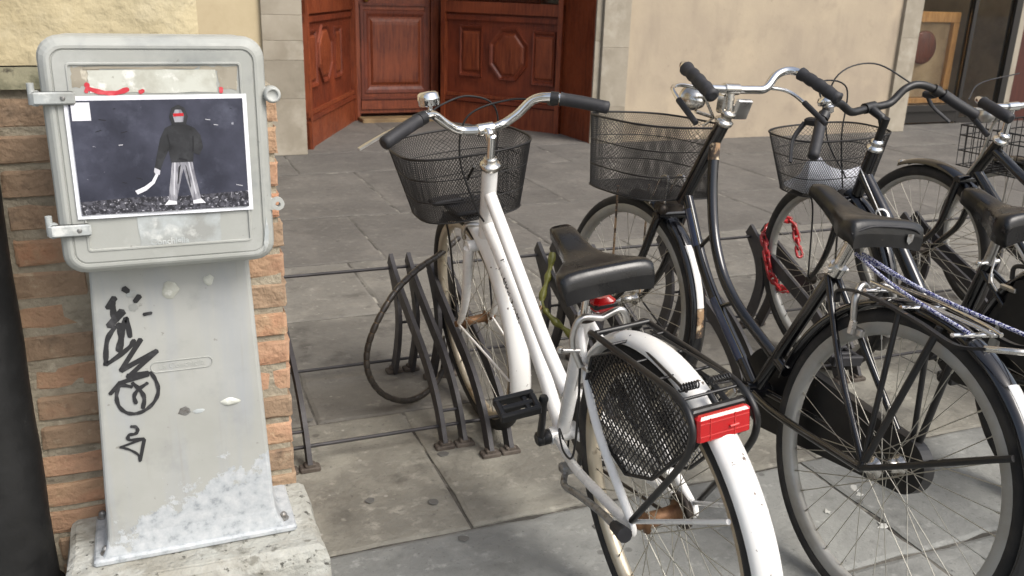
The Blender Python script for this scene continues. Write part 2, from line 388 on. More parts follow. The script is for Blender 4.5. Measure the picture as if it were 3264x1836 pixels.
def slab_mesh(w, d, mat, seed):
    """flagstone with worn, slightly ragged edges sinking into the joint"""
    r = random.Random(seed)
    g = .0022
    tx, ty = r.uniform(-.003, .003), r.uniform(-.003, .003)
    out, inn, low = [], [], []
    hx, hy = w/2-g, d/2-g
    cs = [(-hx, -hy), (hx, -hy), (hx, hy), (-hx, hy)]
    for (ax, ay), (bx_, by) in zip(cs, cs[1:]+cs[:1]):
        L_ = math.hypot(bx_-ax, by-ay); n = max(5, int(L_/.07))
        nx, ny = -(by-ay)/L_, (bx_-ax)/L_                     # inwards
        for k in range(n):
            t = (k+(r.uniform(-.3, .3) if k else 0))/n
            ins = abs(r.gauss(0, .0022))+(r.uniform(.003, .009) if r.random() < .10 else 0)
            x, y = ax+(bx_-ax)*t+nx*ins, ay+(by-ay)*t+ny*ins
            out.append((x, y, tx*x/w+ty*y/d-.0030-r.uniform(0, .0008)))
            f = 1-.011/max(hx, .05); f2 = 1-.011/max(hy, .05)
            inn.append((x*f, y*f2, tx*x/w+ty*y/d))
            low.append((x, y, -.03))
    m = MB()
    N_ = len(out)
    m.add(low+out+inn, [[k, (k+1) % N_, N_+(k+1) % N_, N_+k] for k in range(N_)] + [[N_+k, N_+(k+1) % N_, 2*N_+(k+1) % N_, 2*N_+k] for k in range(N_)] + [list(range(2*N_, 3*N_))], False)
    return m.mesh('paving_slab', mat)

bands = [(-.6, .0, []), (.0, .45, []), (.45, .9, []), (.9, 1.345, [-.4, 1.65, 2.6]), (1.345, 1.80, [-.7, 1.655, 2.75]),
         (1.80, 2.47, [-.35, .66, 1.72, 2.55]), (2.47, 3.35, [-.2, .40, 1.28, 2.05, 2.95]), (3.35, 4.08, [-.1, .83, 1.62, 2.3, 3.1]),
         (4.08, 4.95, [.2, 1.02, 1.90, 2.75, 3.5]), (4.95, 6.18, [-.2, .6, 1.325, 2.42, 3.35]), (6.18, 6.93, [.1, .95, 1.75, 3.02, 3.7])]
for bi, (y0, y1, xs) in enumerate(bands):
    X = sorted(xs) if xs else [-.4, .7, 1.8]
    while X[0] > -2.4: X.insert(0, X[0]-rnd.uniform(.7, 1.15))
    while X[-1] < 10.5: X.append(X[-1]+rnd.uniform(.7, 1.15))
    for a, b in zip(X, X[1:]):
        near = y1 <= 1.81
        o = link('paving_slab', slab_mesh(b-a, y1-y0, MT['slab_near' if near else ('slab_lit' if y1 < 2.5 else ('slab_half_lit' if y1 < 4.1 else 'slab'))], rnd.random()), pave)  # stone tone darkens with distance: fall from light to shade painted in
        o.location = ((a+b)/2, (y0+y1)/2, rnd.uniform(-.0015, .0015))
# floor of the shop porch
for (x0, x1, y0, y1) in ((1.0, 2.3, 6.93, 7.8), (2.3, 3.7, 6.93, 7.8), (1.0, 2.0, 7.8, 8.9), (2.0, 2.9, 7.8, 8.9), (2.9, 3.8, 7.8, 8.9), (6.9, 8.2, 6.93, 7.3), (8.2, 9.6, 6.93, 7.3)):
    o = link('paving_slab', slab_mesh(x1-x0, y1-y0, MT['slab'], rnd.random()), pave)
    o.location = ((x0+x1)/2, (y0+y1)/2, 0)

# old gum and droppings on the stones
for k, (x, y, s, mt) in enumerate(((.448, 2.0, .013, 'gum'), (.60, 1.94, .015, 'gum'), (.62, 1.76, .013, 'gum'), (.70, 2.17, .016, 'gum'), (1.64, 1.46, .013, 'dropping'), (1.70, 1.63, .012, 'dropping'), (1.55, 1.56, .010, 'dropping'), (1.69, 1.60, .008, 'dropping'), (.95, 1.70, .010, 'gum'), (.38, 2.5, .012, 'gum'))):
    r = random.Random(k*7+1)
    q = MB(); n = 11
    ring_ = [(x+s*(1+r.uniform(-.35, .35)*(2 if mt == 'dropping' else .5))*math.cos(2*PI*t/n), y+s*(1+r.uniform(-.35, .35)*(2 if mt == 'dropping' else .5))*math.sin(2*PI*t/n), .0032) for t in range(n)]
    q.rings([ring_, [(x+(a-x)*.8, y+(b-y)*.8, .0048) for a, b, c in ring_]], smooth=False)
    q.build('gum_spot' if mt == 'gum' else 'dropping', MT[mt], pave)

# ------------------------------------------------------------------ shop building across the pavement
FY = 6.90
bld = empty('shop_building', (3.5, FY, 0))
tag(bld, 'beige plastered shop building with stone pilasters behind the bicycles', 'building')
OB = Vector((3.5, FY, 0))
def TB(p): return p-OB
def bpart(name, mat, fn, parent=None):
    q = MB(TB); fn(q)
    return q.build(name, mat, parent or bld)
def bx(x0, x1, y0, y1, z0, z1, bev=0):
    return lambda q: q.box(((x0+x1)/2, (y0+y1)/2, (z0+z1)/2), (x1-x0, y1-y0, z1-z0), bev=bev)
WY = FY+.035
bpart('wall', MT['stucco_pale'], bx(-6, .84, WY, WY+.4, -.02, 8))
bpart('wall', MT['stucco'], bx(3.84, 6.81, WY, WY+.4, -.02, 8))
bpart('wall', MT['stucco'], bx(.84, 3.84, WY+.01, WY+.4, 2.7, 8))
bpart('wall', MT['stucco'], bx(6.81, 14, WY+.01, WY+.4, 2.7, 8))
bpart('roof', MT['pilaster'], bx(-6, 14, FY-.3, FY+3.6, 8, 8.2))
bpart('wall', MT['stucco'], bx(-6, 14, FY+3.3, FY+3.5, -.02, 8))
def pilaster(x0, x1, zs, y0=FY, y1=FY+.42):
    pil = bpart('pilaster', MT['pilaster'], bx(x0+.006, x1-.006, y0+.006, y1-.01, -.02, 2.7))
    for z0, z1 in zip(zs, zs[1:]):
        q = MB(TB)
        q.box(((x0+x1)/2, (y0+y1)/2, (z0+z1)/2), (x1-x0, y1-y0, z1-z0-.0015), bev=.002)
        q.build('stone_block', MT['pilaster_b'], pil)
MT['pilaster_b'] = M('pilaster_block', lin(152, 144, 129), .85, layers=(('noise', lin(134, 126, 111), 2.2, .42, .62, 7), ('noise', lin(166, 159, 145), 6, .52, .7, 7, .7), ('noise', lin(122, 112, 96), 9, .62, .76, 8, .6)), bump=((5, .25, .01), (60, .2, .003)), rnd=.1)
pilaster(.84, 1.13, (0, .42, .70, .84, 1.02, 1.5, 2.1, 2.7))
pilaster(3.59, 3.84, (0, .31, .80, 1.3, 2.0, 2.7), FY-.02)
pilaster(3.535, 3.588, (0, .36, .85, 1.4, 2.0, 2.7), FY+.012)
pilaster(6.81, 7.03, (0, .9, 1.8, 2.7))
pilaster(8.77, 8.85, (0, 1.35, 2.7), FY+.36, FY+.5)

# wooden shopfront of the porch: two splayed panelled sides and a door
def panel_side(A, B, octa_c, rects, name):
    """A,B floor points; local s along A->B, z up; front faces to the right-hand normal given by n"""
    A, B = Vector((*A, 0)), Vector((*B, 0))
    L = (B-A).length
    ex = (B-A).normalized(); ez = Vector((0, 0, 1))
    n = ex.cross(ez)
    if n.y > 0: n = -n                                     # towards the street
    def P(s, z, d=0): return A+ex*s+ez*z+n*d
    def slab(name, mat, s0, s1, z0, z1, d0, d1, parent):
        q = MB(TB)
        q.rings([[P(s0, z0, d0), P(s1, z0, d0), P(s1, z1, d0), P(s0, z1, d0)], [P(s0, z0, d1), P(s1, z0, d1), P(s1, z1, d1), P(s0, z1, d1)]], smooth=False)
        return q.build(name, mat, parent)
    root = slab(name, MT['wood_dark'], 0, L, -.01, 1.1, -.06, 0, bld)
    slab('rail', MT['wood'], .0, L, 1.02, 1.12, 0, .035, root)
    slab('rail', MT['wood_dark'], .0, L, .955, 1.0, 0, .022, root)
    slab('skirting', MT['wood'], .0, L, -.01, .205, 0, .03, root)
    slab('rail', MT['wood_dark'], .0, L, .215, .25, 0, .045, root)
    slab('rail', MT['wood'], .0, L, .255, .285, 0, .028, root)
    slab('post', MT['wood'], .0, .045, -.01, 2.7, .001, .05, root)
    slab('post', MT['wood'], L-.045, L, -.01, 2.7, .001, .05, root)
    for s0, s1, z0, z1 in rects:
        fr = [(s0, z0), (s1, z0), (s1, z1), (s0, z1)]
        frame_panel(fr, P, root)
    oc = [(octa_c[0]+octa_c[2]*math.cos(PI/8+k*PI/4), octa_c[1]+octa_c[3]*math.sin(PI/8+k*PI/4)) for k in range(8)]
    frame_panel(oc, P, root, .018)
    q = MB(TB)                                             # glazing above the dado
    q.rings([[P(.05, 1.13, -.02), P(L-.05, 1.13, -.02), P(L-.05, 2.6, -.02), P(.05, 2.6, -.02)], [P(.05, 1.13, -.012), P(L-.05, 1.13, -.012), P(L-.05, 2.6, -.012), P(.05, 2.6, -.012)]], smooth=False)
    q.build('pane', MT['glass'], root)
    return root
def frame_panel(poly, P, parent, proud=.02):
    """raised-and-fielded panel: moulding ring plus field"""
    c = Vector((sum(p[0] for p in poly)/len(poly), sum(p[1] for p in poly)/len(poly)))
    def off(k, d): return [P(c.x+(p[0]-c.x)*k, c.y+(p[1]-c.y)*k, d) for p in poly]
    q = MB(TB)
    q.rings([off(1.08, -.004), off(1.06, proud), off(.98, proud*.8), off(.9, -.001)], cap=False, smooth=False)
    mo = q.build('panel_moulding', MT['wood_dark'], parent)
    q = MB(TB)
    q.rings([off(.86, -.003), off(.78, .012), off(.7, .014)], smooth=False)
    q.build('panel', MT['wood'], mo if mo.parent is bld else parent)
panel_side((2.70, 8.43), (3.50, 7.45), (.71, .665, .2, .235), ((.2, .42, .46, .89), (.97, 1.18, .43, .875)), 'wood_panelling')
panel_side((1.16, 7.13), (1.855, 8.62), (.66, .69, .24, .235), ((.14, .36, .47, .88), (.98, 1.2, .47, .875)), 'wood_panelling')
jm = bpart('wood_jamb', MT['wood'], lambda q: q.rings([[Vector(p) for p in ((3.50, 7.45, -.01), (3.53, 6.93, -.01), (3.62, 6.93, -.01), (3.60, 7.45, -.01))], [Vector(p) for p in ((3.50, 7.45, 2.7), (3.53, 6.93, 2.7), (3.62, 6.93, 2.7), (3.60, 7.45, 2.7))]], smooth=False))
jm2 = bpart('wood_jamb', MT['wood_dark'], bx(1.09, 1.15, FY+.43, 7.16, -.01, 2.7))
# door
DY = 8.62
door = bpart('door', MT['wood'], bx(1.93, 2.62, DY, DY+.05, .06, 2.3))
bpart('door_frame', MT['wood'], bx(1.86, 1.925, DY-.03, DY+.09, -.01, 2.7))
bpart('door_frame', MT['wood'], bx(2.625, 2.70, DY-.03, DY+.09, -.01, 2.7))
bpart('door_frame', MT['wood'], bx(1.925, 2.625, DY-.02, DY+.09, 2.31, 2.7))
for z0, z1, mt in ((.10, .18, 'wood'), (.195, .215, 'wood_dark'), (1.055, 1.075, 'wood_dark')):
    bpart('rail', MT[mt], bx(1.94, 2.61, DY-.018, DY-.001, z0, z1), door)
for x0, x1 in ((1.945, 1.975), (2.57, 2.60)):
    bpart('stile_moulding', MT['wood_dark'], bx(x0, x1, DY-.012, DY-.001, .217, 1.053), door)
def Pd(s, z, d=0): return Vector((1.85+s, DY-.002-d, z))
frame_panel([(.145, .275), (.715, .275), (.715, .99), (.145, .99)], Pd, door, .01)
bpart('door_knob', MT['brass'], lambda q: q.lathe([(.006, 0), (.008, .012), (.02, .022), (.024, .035), (.016, .046), (.002, .05)], (2.0, DY-.001, 1.105), (0, -1, 0)), door)
bpart('doorstep', MT['threshold'], bx(1.9, 2.66, DY-.22, DY-.035, -.01, .035, .006))
bpart('porch_ceiling', MT['stucco_pale'], bx(.84, 3.84, FY+.01, 9.2, 2.705, 2.75))
bpart('porch_back', MT['wood_dark'], bx(.9, 3.9, 8.9, 8.95, -.01, 2.7))

# display window at the right
SY = 7.28
sw = bpart('shop_window', MT['darkmetal'], bx(7.03, 8.08, SY-.03, SY+.05, .02, .20))
bpart('pane', MT['glass'], bx(7.04, 8.08, SY, SY+.008, .202, 2.6), sw)
bpart('sill', MT['darkmetal'], bx(7.035, 8.09, SY-.06, SY-.031, .14, .205), sw)
bpart('window_frame', MT['darkmetal'], bx(8.082, 8.13, SY-.03, SY+.05, .02, 2.7), sw)
dr = bpart('shop_door', MT['darkmetal'], bx(8.67, 8.76, SY-.03, SY+.05, -.01, 2.7))
bpart('pane', MT['glass'], bx(8.132, 8.668, SY, SY+.008, .06, 2.6), dr)
bpart('kick_plate', MT['darkmetal'], bx(8.132, 8.668, SY-.01, SY+.02, -.01, .058), dr)
rt_ = bpart('side_door', MT['wood_deep'], bx(8.86, 9.9, SY+.02, SY+.07, -.01, 2.7))
bpart('interior_floor', MT['shop_in'], bx(7.0, 9.9, SY+.08, FY+3.3, -.02, .0))
bpart('interior_wall', MT['shop_in'], bx(8.9, 9.0, SY+.1, FY+3.29, .0, 2.7))
bpart('interior_wall', MT['shop_in'], bx(6.9, 6.98, SY+.1, FY+3.29, .0, 2.7))
bpart('interior_ceiling', MT['shop_in'], bx(6.98, 8.9, SY+.1, FY+3.29, 2.62, 2.7))
# pine display frame standing inside the window
pf = empty('pine_stand', (7.75, SY+.16, .2)); tag(pf, 'light pine stand inside the shop window at the right', 'display stand')
def pfp(name, x0, x1, z0, z1, y0=SY+.1, y1=SY+.16, mat='pine'):
    q = MB(lambda p: p-Vector((7.75, SY+.16, .2))); bx(x0, x1, y0, y1, z0, z1, .004)(q); return q.build(name, MT[mat], pf)
pfp('top_rail', 7.1, 8.05, 1.035, 1.14); pfp('upright', 7.97, 8.05, .205, 1.033); pfp('upright', 7.1, 7.17, .205, 1.033); pfp('bottom_rail', 7.172, 7.968, .205, .26)
pfp('back_board', 7.172, 7.968, .265, 1.03, SY+.14, SY+.155, 'shop_in')
st = empty('display_cushion', (7.62, SY+.105, .78)); tag(st, 'round reddish brown seat shown on the pine stand', 'seat')
q = MB(); q.lathe([(.02, 0), (.15, .0), (.17, .01), (.17, .02), (.15, .03), (.02, .03)], (0, 0, 0), (0, 1, 0), 24); q.build('pad', MT['wood_dark'], st)

# ------------------------------------------------------------------ brick pier at the left
PX1, PY = .247, 1.885
pier = empty('brick_pier', (-.4, 2.2, 0)); tag(pier, 'worn brick wall corner with cream render above, left of the bicycles', 'wall')
OP = Vector((-.4, 2.2, 0))
def TP(p): return p-OP
q = MB(TP); q.box(((-1.4+PX1-.006)/2, PY+.004+.4, .535), (PX1-.006+1.4, .8, 1.07)); q.build('mortar_core', MT['mortar'], pier)
def brick_mesh(w, hh, d, seed):
    r = random.Random(seed)
    b = .005
    m = MB()
    xs = [-w/2, -w/2+b, -w/6, w/6, w/2-b, w/2]; zs = [-hh/2, -hh/2+b, hh/2-b, hh/2]
    vs = []
    for j, z in enumerate(zs):
        for i, x in enumerate(xs):
            e = (i in (0, 5)) + (j in (0, 3))
            vs.append((x+r.uniform(-.0022, .0022), -d/2+e*.0028+r.uniform(-.002, .002), z+r.uniform(-.0024, .0024)))
    fs = [(j*6+i, j*6+i+1, j*6+i+7, j*6+i+6) for j in range(3) for i in range(5)]
    m.add(vs, fs, False)
    ring = [0, 1, 2, 3, 4, 5, 11, 17, 23, 22, 21, 20, 19, 18, 12, 6]
    k = len(vs); m.v += [Vector((vs[i][0], d/2, vs[i][2])) for i in ring]
    for t in range(16): m.f.append([ring[t], ring[(t+1) % 16], k+(t+1) % 16, k+t]); m.s.append(False)
    return m.mesh('brick', MT['brick' if r.random() < .58 else 'brick_tan'])
BW, BH = .243, .0515
var = {}
for kind, w in (('s', BW), ('h', .118)):
    var[kind] = [brick_mesh(w, BH, .05, (kind, i).__repr__()) for i in range(12)]
rb = random.Random(11)
z = .0; ci = 0
while z < 1.03:
    x = PX1 + rb.uniform(-.004, .004)
    k = ['s', 'h'] if ci % 2 == 0 else ['h', 's']
    bi = 0
    while x > -.62:
        kd = k[bi % 2] if ci % 3 else ('s' if (bi+ci//3) % 2 else 'h')
        w = BW if kd == 's' else .118
        o = link('brick', rb.choice(var[kd]), pier)
        o.location = Vector((x-w/2, PY+.025+rb.uniform(-.0035, .0035), z+BH/2)) - OP
        o.rotation_euler = (rb.uniform(-.02, .02), rb.uniform(-.008, .008), rb.uniform(-.012, .012))
        x -= w+.013+rb.uniform(-.002, .002); bi += 1
    # corner return on the side face
    y = PY+.06
    while y < 2.6:
        o = link('brick', rb.choice(var['s']), pier)
        o.location = Vector((PX1-.027, y+.125, z+BH/2)) - OP
        o.rotation_euler = (0, 0, PI/2)
        y += BW+.01
    z += BH+.0150; ci += 1
# stone ledge and cream rendered wall above
def lump(name, mat, x0, x1, y0, z0, z1, n, amp, seed, side=.5):
    """front face as a lumpy grid, closed box behind"""
    from mathutils import noise
    q = MB(TP)
    nx = max(2, int((x1-x0)/n)); nz = max(2, int((z1-z0)/n))
    vs, fs = [], []
    for j in range(nz+1):
        for i in range(nx+1):
            x = x0+(x1-x0)*i/nx; zz = z0+(z1-z0)*j/nz
            p = Vector((x*9+seed, 0, zz*9)); d = noise.noise(p)*amp+noise.noise(p*3.1)*amp*.5
            ex = min(1, (x1-x)/.02); d2 = (1-ex)*.012
            jx = noise.noise(Vector((seed, zz*16, 3)))*.004 if i == nx else 0
            vs.append((x+jx, y0-d+d2, zz))
    for j in range(nz):
        for i in range(nx):
            a = j*(nx+1)+i; fs.append((a, a+1, a+nx+2, a+nx+1))
    q.add(vs, fs, True)
    q.box(((x0+x1)/2-.004, y0+side/2+.02, (z0+z1)/2), (x1-x0-.008, side, z1-z0-.004))
    return q.build(name, mat, pier)
lump('ledge', MT['ledge'], -1.3, .10, PY-.012, 1.068, 1.108, .015, .006, 3)
lump('render_coat', MT['cream'], -1.3, .112, PY+.006, 1.109, 2.6, .015, .008, 9)
# concrete plinth under the cabinet
q = MB(TP)
from mathutils import noise as _nz
rs = []
for z_, ins in ((-.02, 0), (.06, .002), (.13, .004), (.152, .010), (.16, .022)):
    ring = []
    x0, x1, y0, y1 = -.235+ins, .275-ins, 1.605+ins, 1.882
    for (ax, ay, bx_, by) in ((x0, y1, x0, y0), (x0, y0, x1, y0), (x1, y0, x1, y1), (x1, y1, x0, y1)):
        for t in range(14):
            px, py = ax+(bx_-ax)*t/14, ay+(by-ay)*t/14
            nn = _nz.noise(Vector((px*14, py*14, z_*14)))*.006
            cx, cy = (.02, 1.74)
            dv = Vector((px-cx, py-cy)).normalized()
            f = 0 if py > 1.87 else 1
            ring.append((px+dv.x*nn*f, py+dv.y*nn*f, z_+nn*.6*(z_ > .1)))
    rs.append(ring)
q.rings(rs, smooth=False)
pl = q.build('plinth', MT['plinth'])
pl.parent = None; pl.location = OP
tag(pl, 'rough pale concrete plinth carrying the grey utility cabinet', 'plinth')

# black drainpipe
pipe = empty('drainpipe', (-.328, 1.80, 0)); tag(pipe, 'black iron drainpipe on the brick wall at the left edge', 'drainpipe')
q = MB(); rs = []
for i in range(40):
    z_ = i*.075
    rr = .0765+.0012*math.sin(i*1.7)
    rs.append([(rr*math.cos(2*PI*k/28), rr*math.sin(2*PI*k/28), z_) for k in range(28)])
q.rings(rs); q.build('pipe', MT['pipe'], pipe)
for z_ in (1.9, .02):
    q = MB(); q.lathe([(.078, 0), (.088, .004), (.088, .045), (.078, .05)], (0, 0, z_), (0, 0, 1), 28); q.build('collar', MT['pipe'], pipe)

# ------------------------------------------------------------------ utility cabinet
OC = Vector((.02, 1.78, .16))
cab = empty('utility_cabinet', OC); tag(cab, 'pale grey plastic meter cabinet on a pillar, scribbled with black marker', 'cabinet')
def TC(p): return p-OC
def rrect(x0, x1, z0, z1, r, y, n=6):
    out = []
    for cx, cz, a in ((x1-r, z0+r, -PI/2), (x1-r, z1-r, 0), (x0+r, z1-r, PI/2), (x0+r, z0+r, PI)):
        for k in range(n+1):
            t = a+PI/2*k/n
            out.append(Vector((cx+r*math.cos(t), y, cz+r*math.sin(t))))
    return out
BX0, BX1, BZ0, BZ1, BY = -.150, .199, .785, 1.178, 1.615
def ring(i, y, r): return rrect(BX0+i, BX1-i, BZ0+i, BZ1-i, max(r, .002), y)
q = MB(TC)
q.rings([ring(.006, 1.80, .03), ring(.004, 1.70, .032), ring(.004, 1.662, .032), ring(.0, 1.660, .034), ring(0, 1.632, .034), ring(.003, 1.624, .033), ring(.010, 1.617, .028), ring(.014, BY, .025), ring(.0185, BY, .021), ring(.0195, BY+.003, .02), ring(.021, BY+.003, .019), ring(.022, BY+.0005, .018), ring(.040, BY+.0005, .006), ring(.041, BY-.0012, .005), ring(.0435, BY-.0012, .004), ring(.0445, BY+.0022, .003)], smooth=False)
box = q.build('box', MT['cabinet'], cab)
for zc in (1.083, .866):
    q = MB(TC); q.box((-.131, BY-.006, zc), (.062, .008, .021), bev=.003); q.box((-.158, BY+.006, zc-.001), (.014, .026, .023), bev=.003)
    q.lathe([(.0055, 0), (.0055, .034)], (-.164, BY+.014, zc-.012), (0, 0, 1), 10)
    hg = q.build('hinge', MT['cabinet_worn'], cab)
    q = MB(TC); q.ball((-.118, BY-.010, zc), .0042, 8, (1, .6, 1)); q.build('rivet', MT['bolt'], hg)
q = MB(TC); q.lathe([(.013, .016), (.0145, .0), (.0145, -.014), (.012, -.02), (.009, -.0205), (.0085, -.018), (.0005, -.018)], (.208, BY+.012, 1.083), (0, 1, 0), 24); q.box((.196, BY+.016, 1.083), (.014, .014, .024), bev=.002)
q.build('lock_knob', MT['cabinet'], cab)
q = MB(TC)
pr = [(.0045, -.006), (.0115, -.006), (.0115, .006), (.0045, .006)]
rs = [[Vector((.2085+rr*math.cos(2*PI*k/20), BY+.012+hh, .888+rr*math.sin(2*PI*k/20))) for rr, hh in pr] for k in range(20)]
q.rings(rs, loop=True, smooth=False); q.box((.197, BY+.012, .888), (.008, .011, .02)); q.build('padlock_eye', MT['cabinet'], cab)
# pillar with flared foot; white salt bloom near the ground is part of its surface
MT['pillar'] = M('cabinet_pillar', lin(170, 171, 166), .6, layers=(('noise', lin(159, 160, 154), 3, .42, .62, 6), ('noise', lin(138, 140, 138), 9, .56, .72, 9, .6), ('streak', lin(156, 160, 164), 9, .50, .72, (3, 3, .3), .7), ('streak', lin(150, 147, 138), 14, .62, .76, (4, 4, .2), .45), ('noise', lin(118, 116, 108), 60, .69, .74, 5, .6)), bump=(180, .12, .001))
def add_bloom(mt):
    nt = mt.node_tree; N = nt.nodes; L = nt.links
    p = N['Principled BSDF']
    old = p.inputs['Base Color'].links[0].from_socket
    tc = N.new('ShaderNodeTexCoord'); sx = N.new('ShaderNodeSeparateXYZ'); L.new(tc.outputs['Object'], sx.inputs[0])
    def noi(sc, det=8):
        t = N.new('ShaderNodeTexNoise'); t.inputs['Scale'].default_value = sc; t.inputs['Detail'].default_value = det; t.inputs['Roughness'].default_value = .65
        L.new(tc.outputs['Object'], t.inputs['Vector']); return t.outputs[0]
    def math_(op, a, b):
        n = N.new('ShaderNodeMath'); n.operation = op
        for i, q_ in enumerate((a, b)):
            if isinstance(q_, (int, float)): n.inputs[i].default_value = q_
            else: L.new(q_, n.inputs[i])
        return n.outputs[0]
    # height of the bloom edge: low at the left, two humps to the right
    e = math_('MULTIPLY', noi(11, 9), .30)
    e = math_('ADD', e, math_('MULTIPLY', noi(60, 8), .10))
    e = math_('ADD', e, math_('MULTIPLY', math_('MINIMUM', sx.outputs[0], .05), .6))
    e = math_('SUBTRACT', e, .05)
    msk = math_('SUBTRACT', e, sx.outputs[2])
    mr = N.new('ShaderNodeMapRange'); mr.inputs['From Min'].default_value = 0; mr.inputs['From Max'].default_value = .012
    L.new(msk, mr.inputs['Value'])
    cr = N.new('ShaderNodeValToRGB'); L.new(noi(46, 10), cr.inputs[0])
    els = cr.color_ramp.elements
    els[0].position = .34; els[0].color = lin(142, 147, 150); els[1].position = .68; els[1].color = lin(190, 193, 194)
    e2 = els.new(.45); e2.color = lin(170, 175, 178)
    mx = N.new('ShaderNodeMix'); mx.data_type = 'RGBA'
    L.new(mr.outputs[0], mx.inputs['Factor']); L.new(old, mx.inputs['A']); L.new(cr.outputs[0], mx.inputs['B'])
    L.new(mx.outputs['Result'], p.inputs['Base Color'])
    bn = N.new('ShaderNodeBump'); bn.inputs['Strength'].default_value = .3; bn.inputs['Distance'].default_value = .002
    hgt = math_('MULTIPLY', mr.outputs[0], math_('ADD', noi(60, 6), .4))
    L.new(hgt, bn.inputs['Height']); L.new(bn.outputs[0], p.inputs['Normal'])
add_bloom(MT['pillar'])
def prect(x0, x1, y0, y1, z_, r=.008, n=3):
    out = []
    for cx, cy, a in ((x1-r, y0+r, -PI/2), (x1-r, y1-r, 0), (x0+r, y1-r, PI/2), (x0+r, y0+r, PI)):
        for k in range(n+1):
            t = a+PI/2*k/n; out.append(Vector((cx+r*math.cos(t), cy+r*math.sin(t), z_)))
    return out
q = MB(TC)
q.rings([prect(-.158, .196, 1.694, 1.86, .1745), prect(-.150, .186, 1.697, 1.855, .192), prect(-.1455, .180, 1.6995, 1.85, .215), prect(-.1435, .1775, 1.700, 1.845, .245), prect(-.1415, .1755, 1.700, 1.842, .30), prect(-.118, .158, 1.700, 1.84, .79)], smooth=False)
q.build('pillar', MT['pillar'], cab)
q = MB(TC); q.box((.0225, 1.776, .167), (.395, .178, .015), bev=.004); q.build('base_flange', MT['pillar'], cab)
for x_, y_ in ((-.152, 1.712), (.197, 1.72), (-.162, 1.85)):
    q = MB(TC); q.lathe([(.011, 0), (.011, .003), (.0075, .004), (.0075, .012), (.004, .016), (.0005, .017)], (x_, y_, .1745), (0, 0, 1), 10, smooth=False); q.build('anchor_bolt', MT['bolt'], cab)
# worn patches on the door (flat dirt)
def flat(name, mat, poly, y, parent, jag=0, seed=1):
    r = random.Random(seed); y -= .00012*seed
    if jag:
        out = []
        for a, b in zip(poly, poly[1:]+poly[:1]):
            for t in range(6):
                k = t/6; out.append((a[0]+(b[0]-a[0])*k+r.uniform(-jag, jag), a[1]+(b[1]-a[1])*k+r.uniform(-jag, jag)))
        poly = out
    q = MB(TC); q.add([(p[0], y, p[1]) for p in poly], [list(range(len(poly)))]); return q.build(name, mat, parent)
fy = BY+.0021
flat('grime', MT['grime'], [(-.103, 1.131), (-.062, 1.131), (-.060, 1.105), (-.075, 1.100), (-.103, 1.098)], fy, box, .002, 2)
flat('grime', MT['grime'], [(.095, 1.131), (.152, 1.131), (.150, 1.092), (.122, 1.092), (.120, 1.122), (.090, 1.124)], fy, box, .002, 3)
flat('grime', MT['grime'], [(-.085, 1.131), (.090, 1.131), (.085, 1.127), (-.085, 1.127)], fy, box, .001, 9)
flat('glue_residue', MT['gluepatch'], [(-.078, 1.1265), (.118, 1.1265), (.117, 1.089), (-.079, 1.089)], fy-.0003, box, .0015, 4)
flat('glue_residue', MT['cabinet_worn'], [(-.028, .880), (.108, .880), (.106, .829), (-.026, .829)], fy, box, .001, 5)
flat('scuff', MT['cabinet_worn'], [(.186, .868), (.1895, .84), (.186, .815), (.178, .80), (.180, .83)], BY-.0006, box, .001, 6)
# raised maker's name
q = text_mb('Conchiglia', .0150, lambda x, y, zz: TC(Vector((.021+x*1.0, fy-.0004-zz, .8345+y))), .0007, .0003); q.build('raised_lettering', MT['cabinet_worn'], box)
ov = empty('maker_badge', (0, 0, 0), parent=cab)
bpy.data.objects.remove(ov)
q = MB(TC); P_ = []
for k in range(40):
    a = 2*PI*k/40; P_.append((.0222+(.045 if math.cos(a) > 0 else -.045)*(abs(math.cos(a)) > 1e-6)+.0105*math.cos(a), 1.6995, .5665+.0105*math.sin(a)))
q.tube(P_, .0011, 6, closed=True); bd = q.build('maker_badge', MT['cabinet'], cab)
q = text_mb('La Conchiglia', .0155, lambda x, y, zz: TC(Vector((.0222+x, 1.6998-zz, .5665+y))), .0006, .0001); q.build('raised_lettering', MT['cabinet'], bd)
# blobs of glue and grey smears on the pillar
for k, (x_, z_, s1, s2, mt) in enumerate(((.0147, .7192, .014, .017, 'gluepatch'), (.0834, .7311, .010, .011, 'gluepatch'), (-.0514, .7166, .009, .008, 'cabinet_worn'), (-.0517, .6905, .008, .008, 'cabinet_worn'), (.0189, .4685, .012, .009, 'bolt'), (.0446, .4638, .011, .005, 'cabinet_worn'), (.1049, .4755, .018, .008, 'gluepatch'))):
    r = random.Random(k)
    q = MB(TC)
    o1 = [Vector((x_+s1*(1+r.uniform(-.25, .25))*math.cos(2*PI*t/14), 1.6992, z_+s2*(1+r.uniform(-.25, .25))*math.sin(2*PI*t/14))) for t in range(14)]
    c_ = Vector((x_, 1.6992, z_)); th = .003 if mt == 'gluepatch' else .0004
    q.rings([o1, [c_+(p-c_)*.8+Vector((0, -th*.7, 0)) for p in o1], [c_+(p-c_)*.4+Vector((0, -th, 0)) for p in o1]], smooth=True)
    q.build('glue_blob' if mt == 'gluepatch' else 'smear', MT[mt], cab)
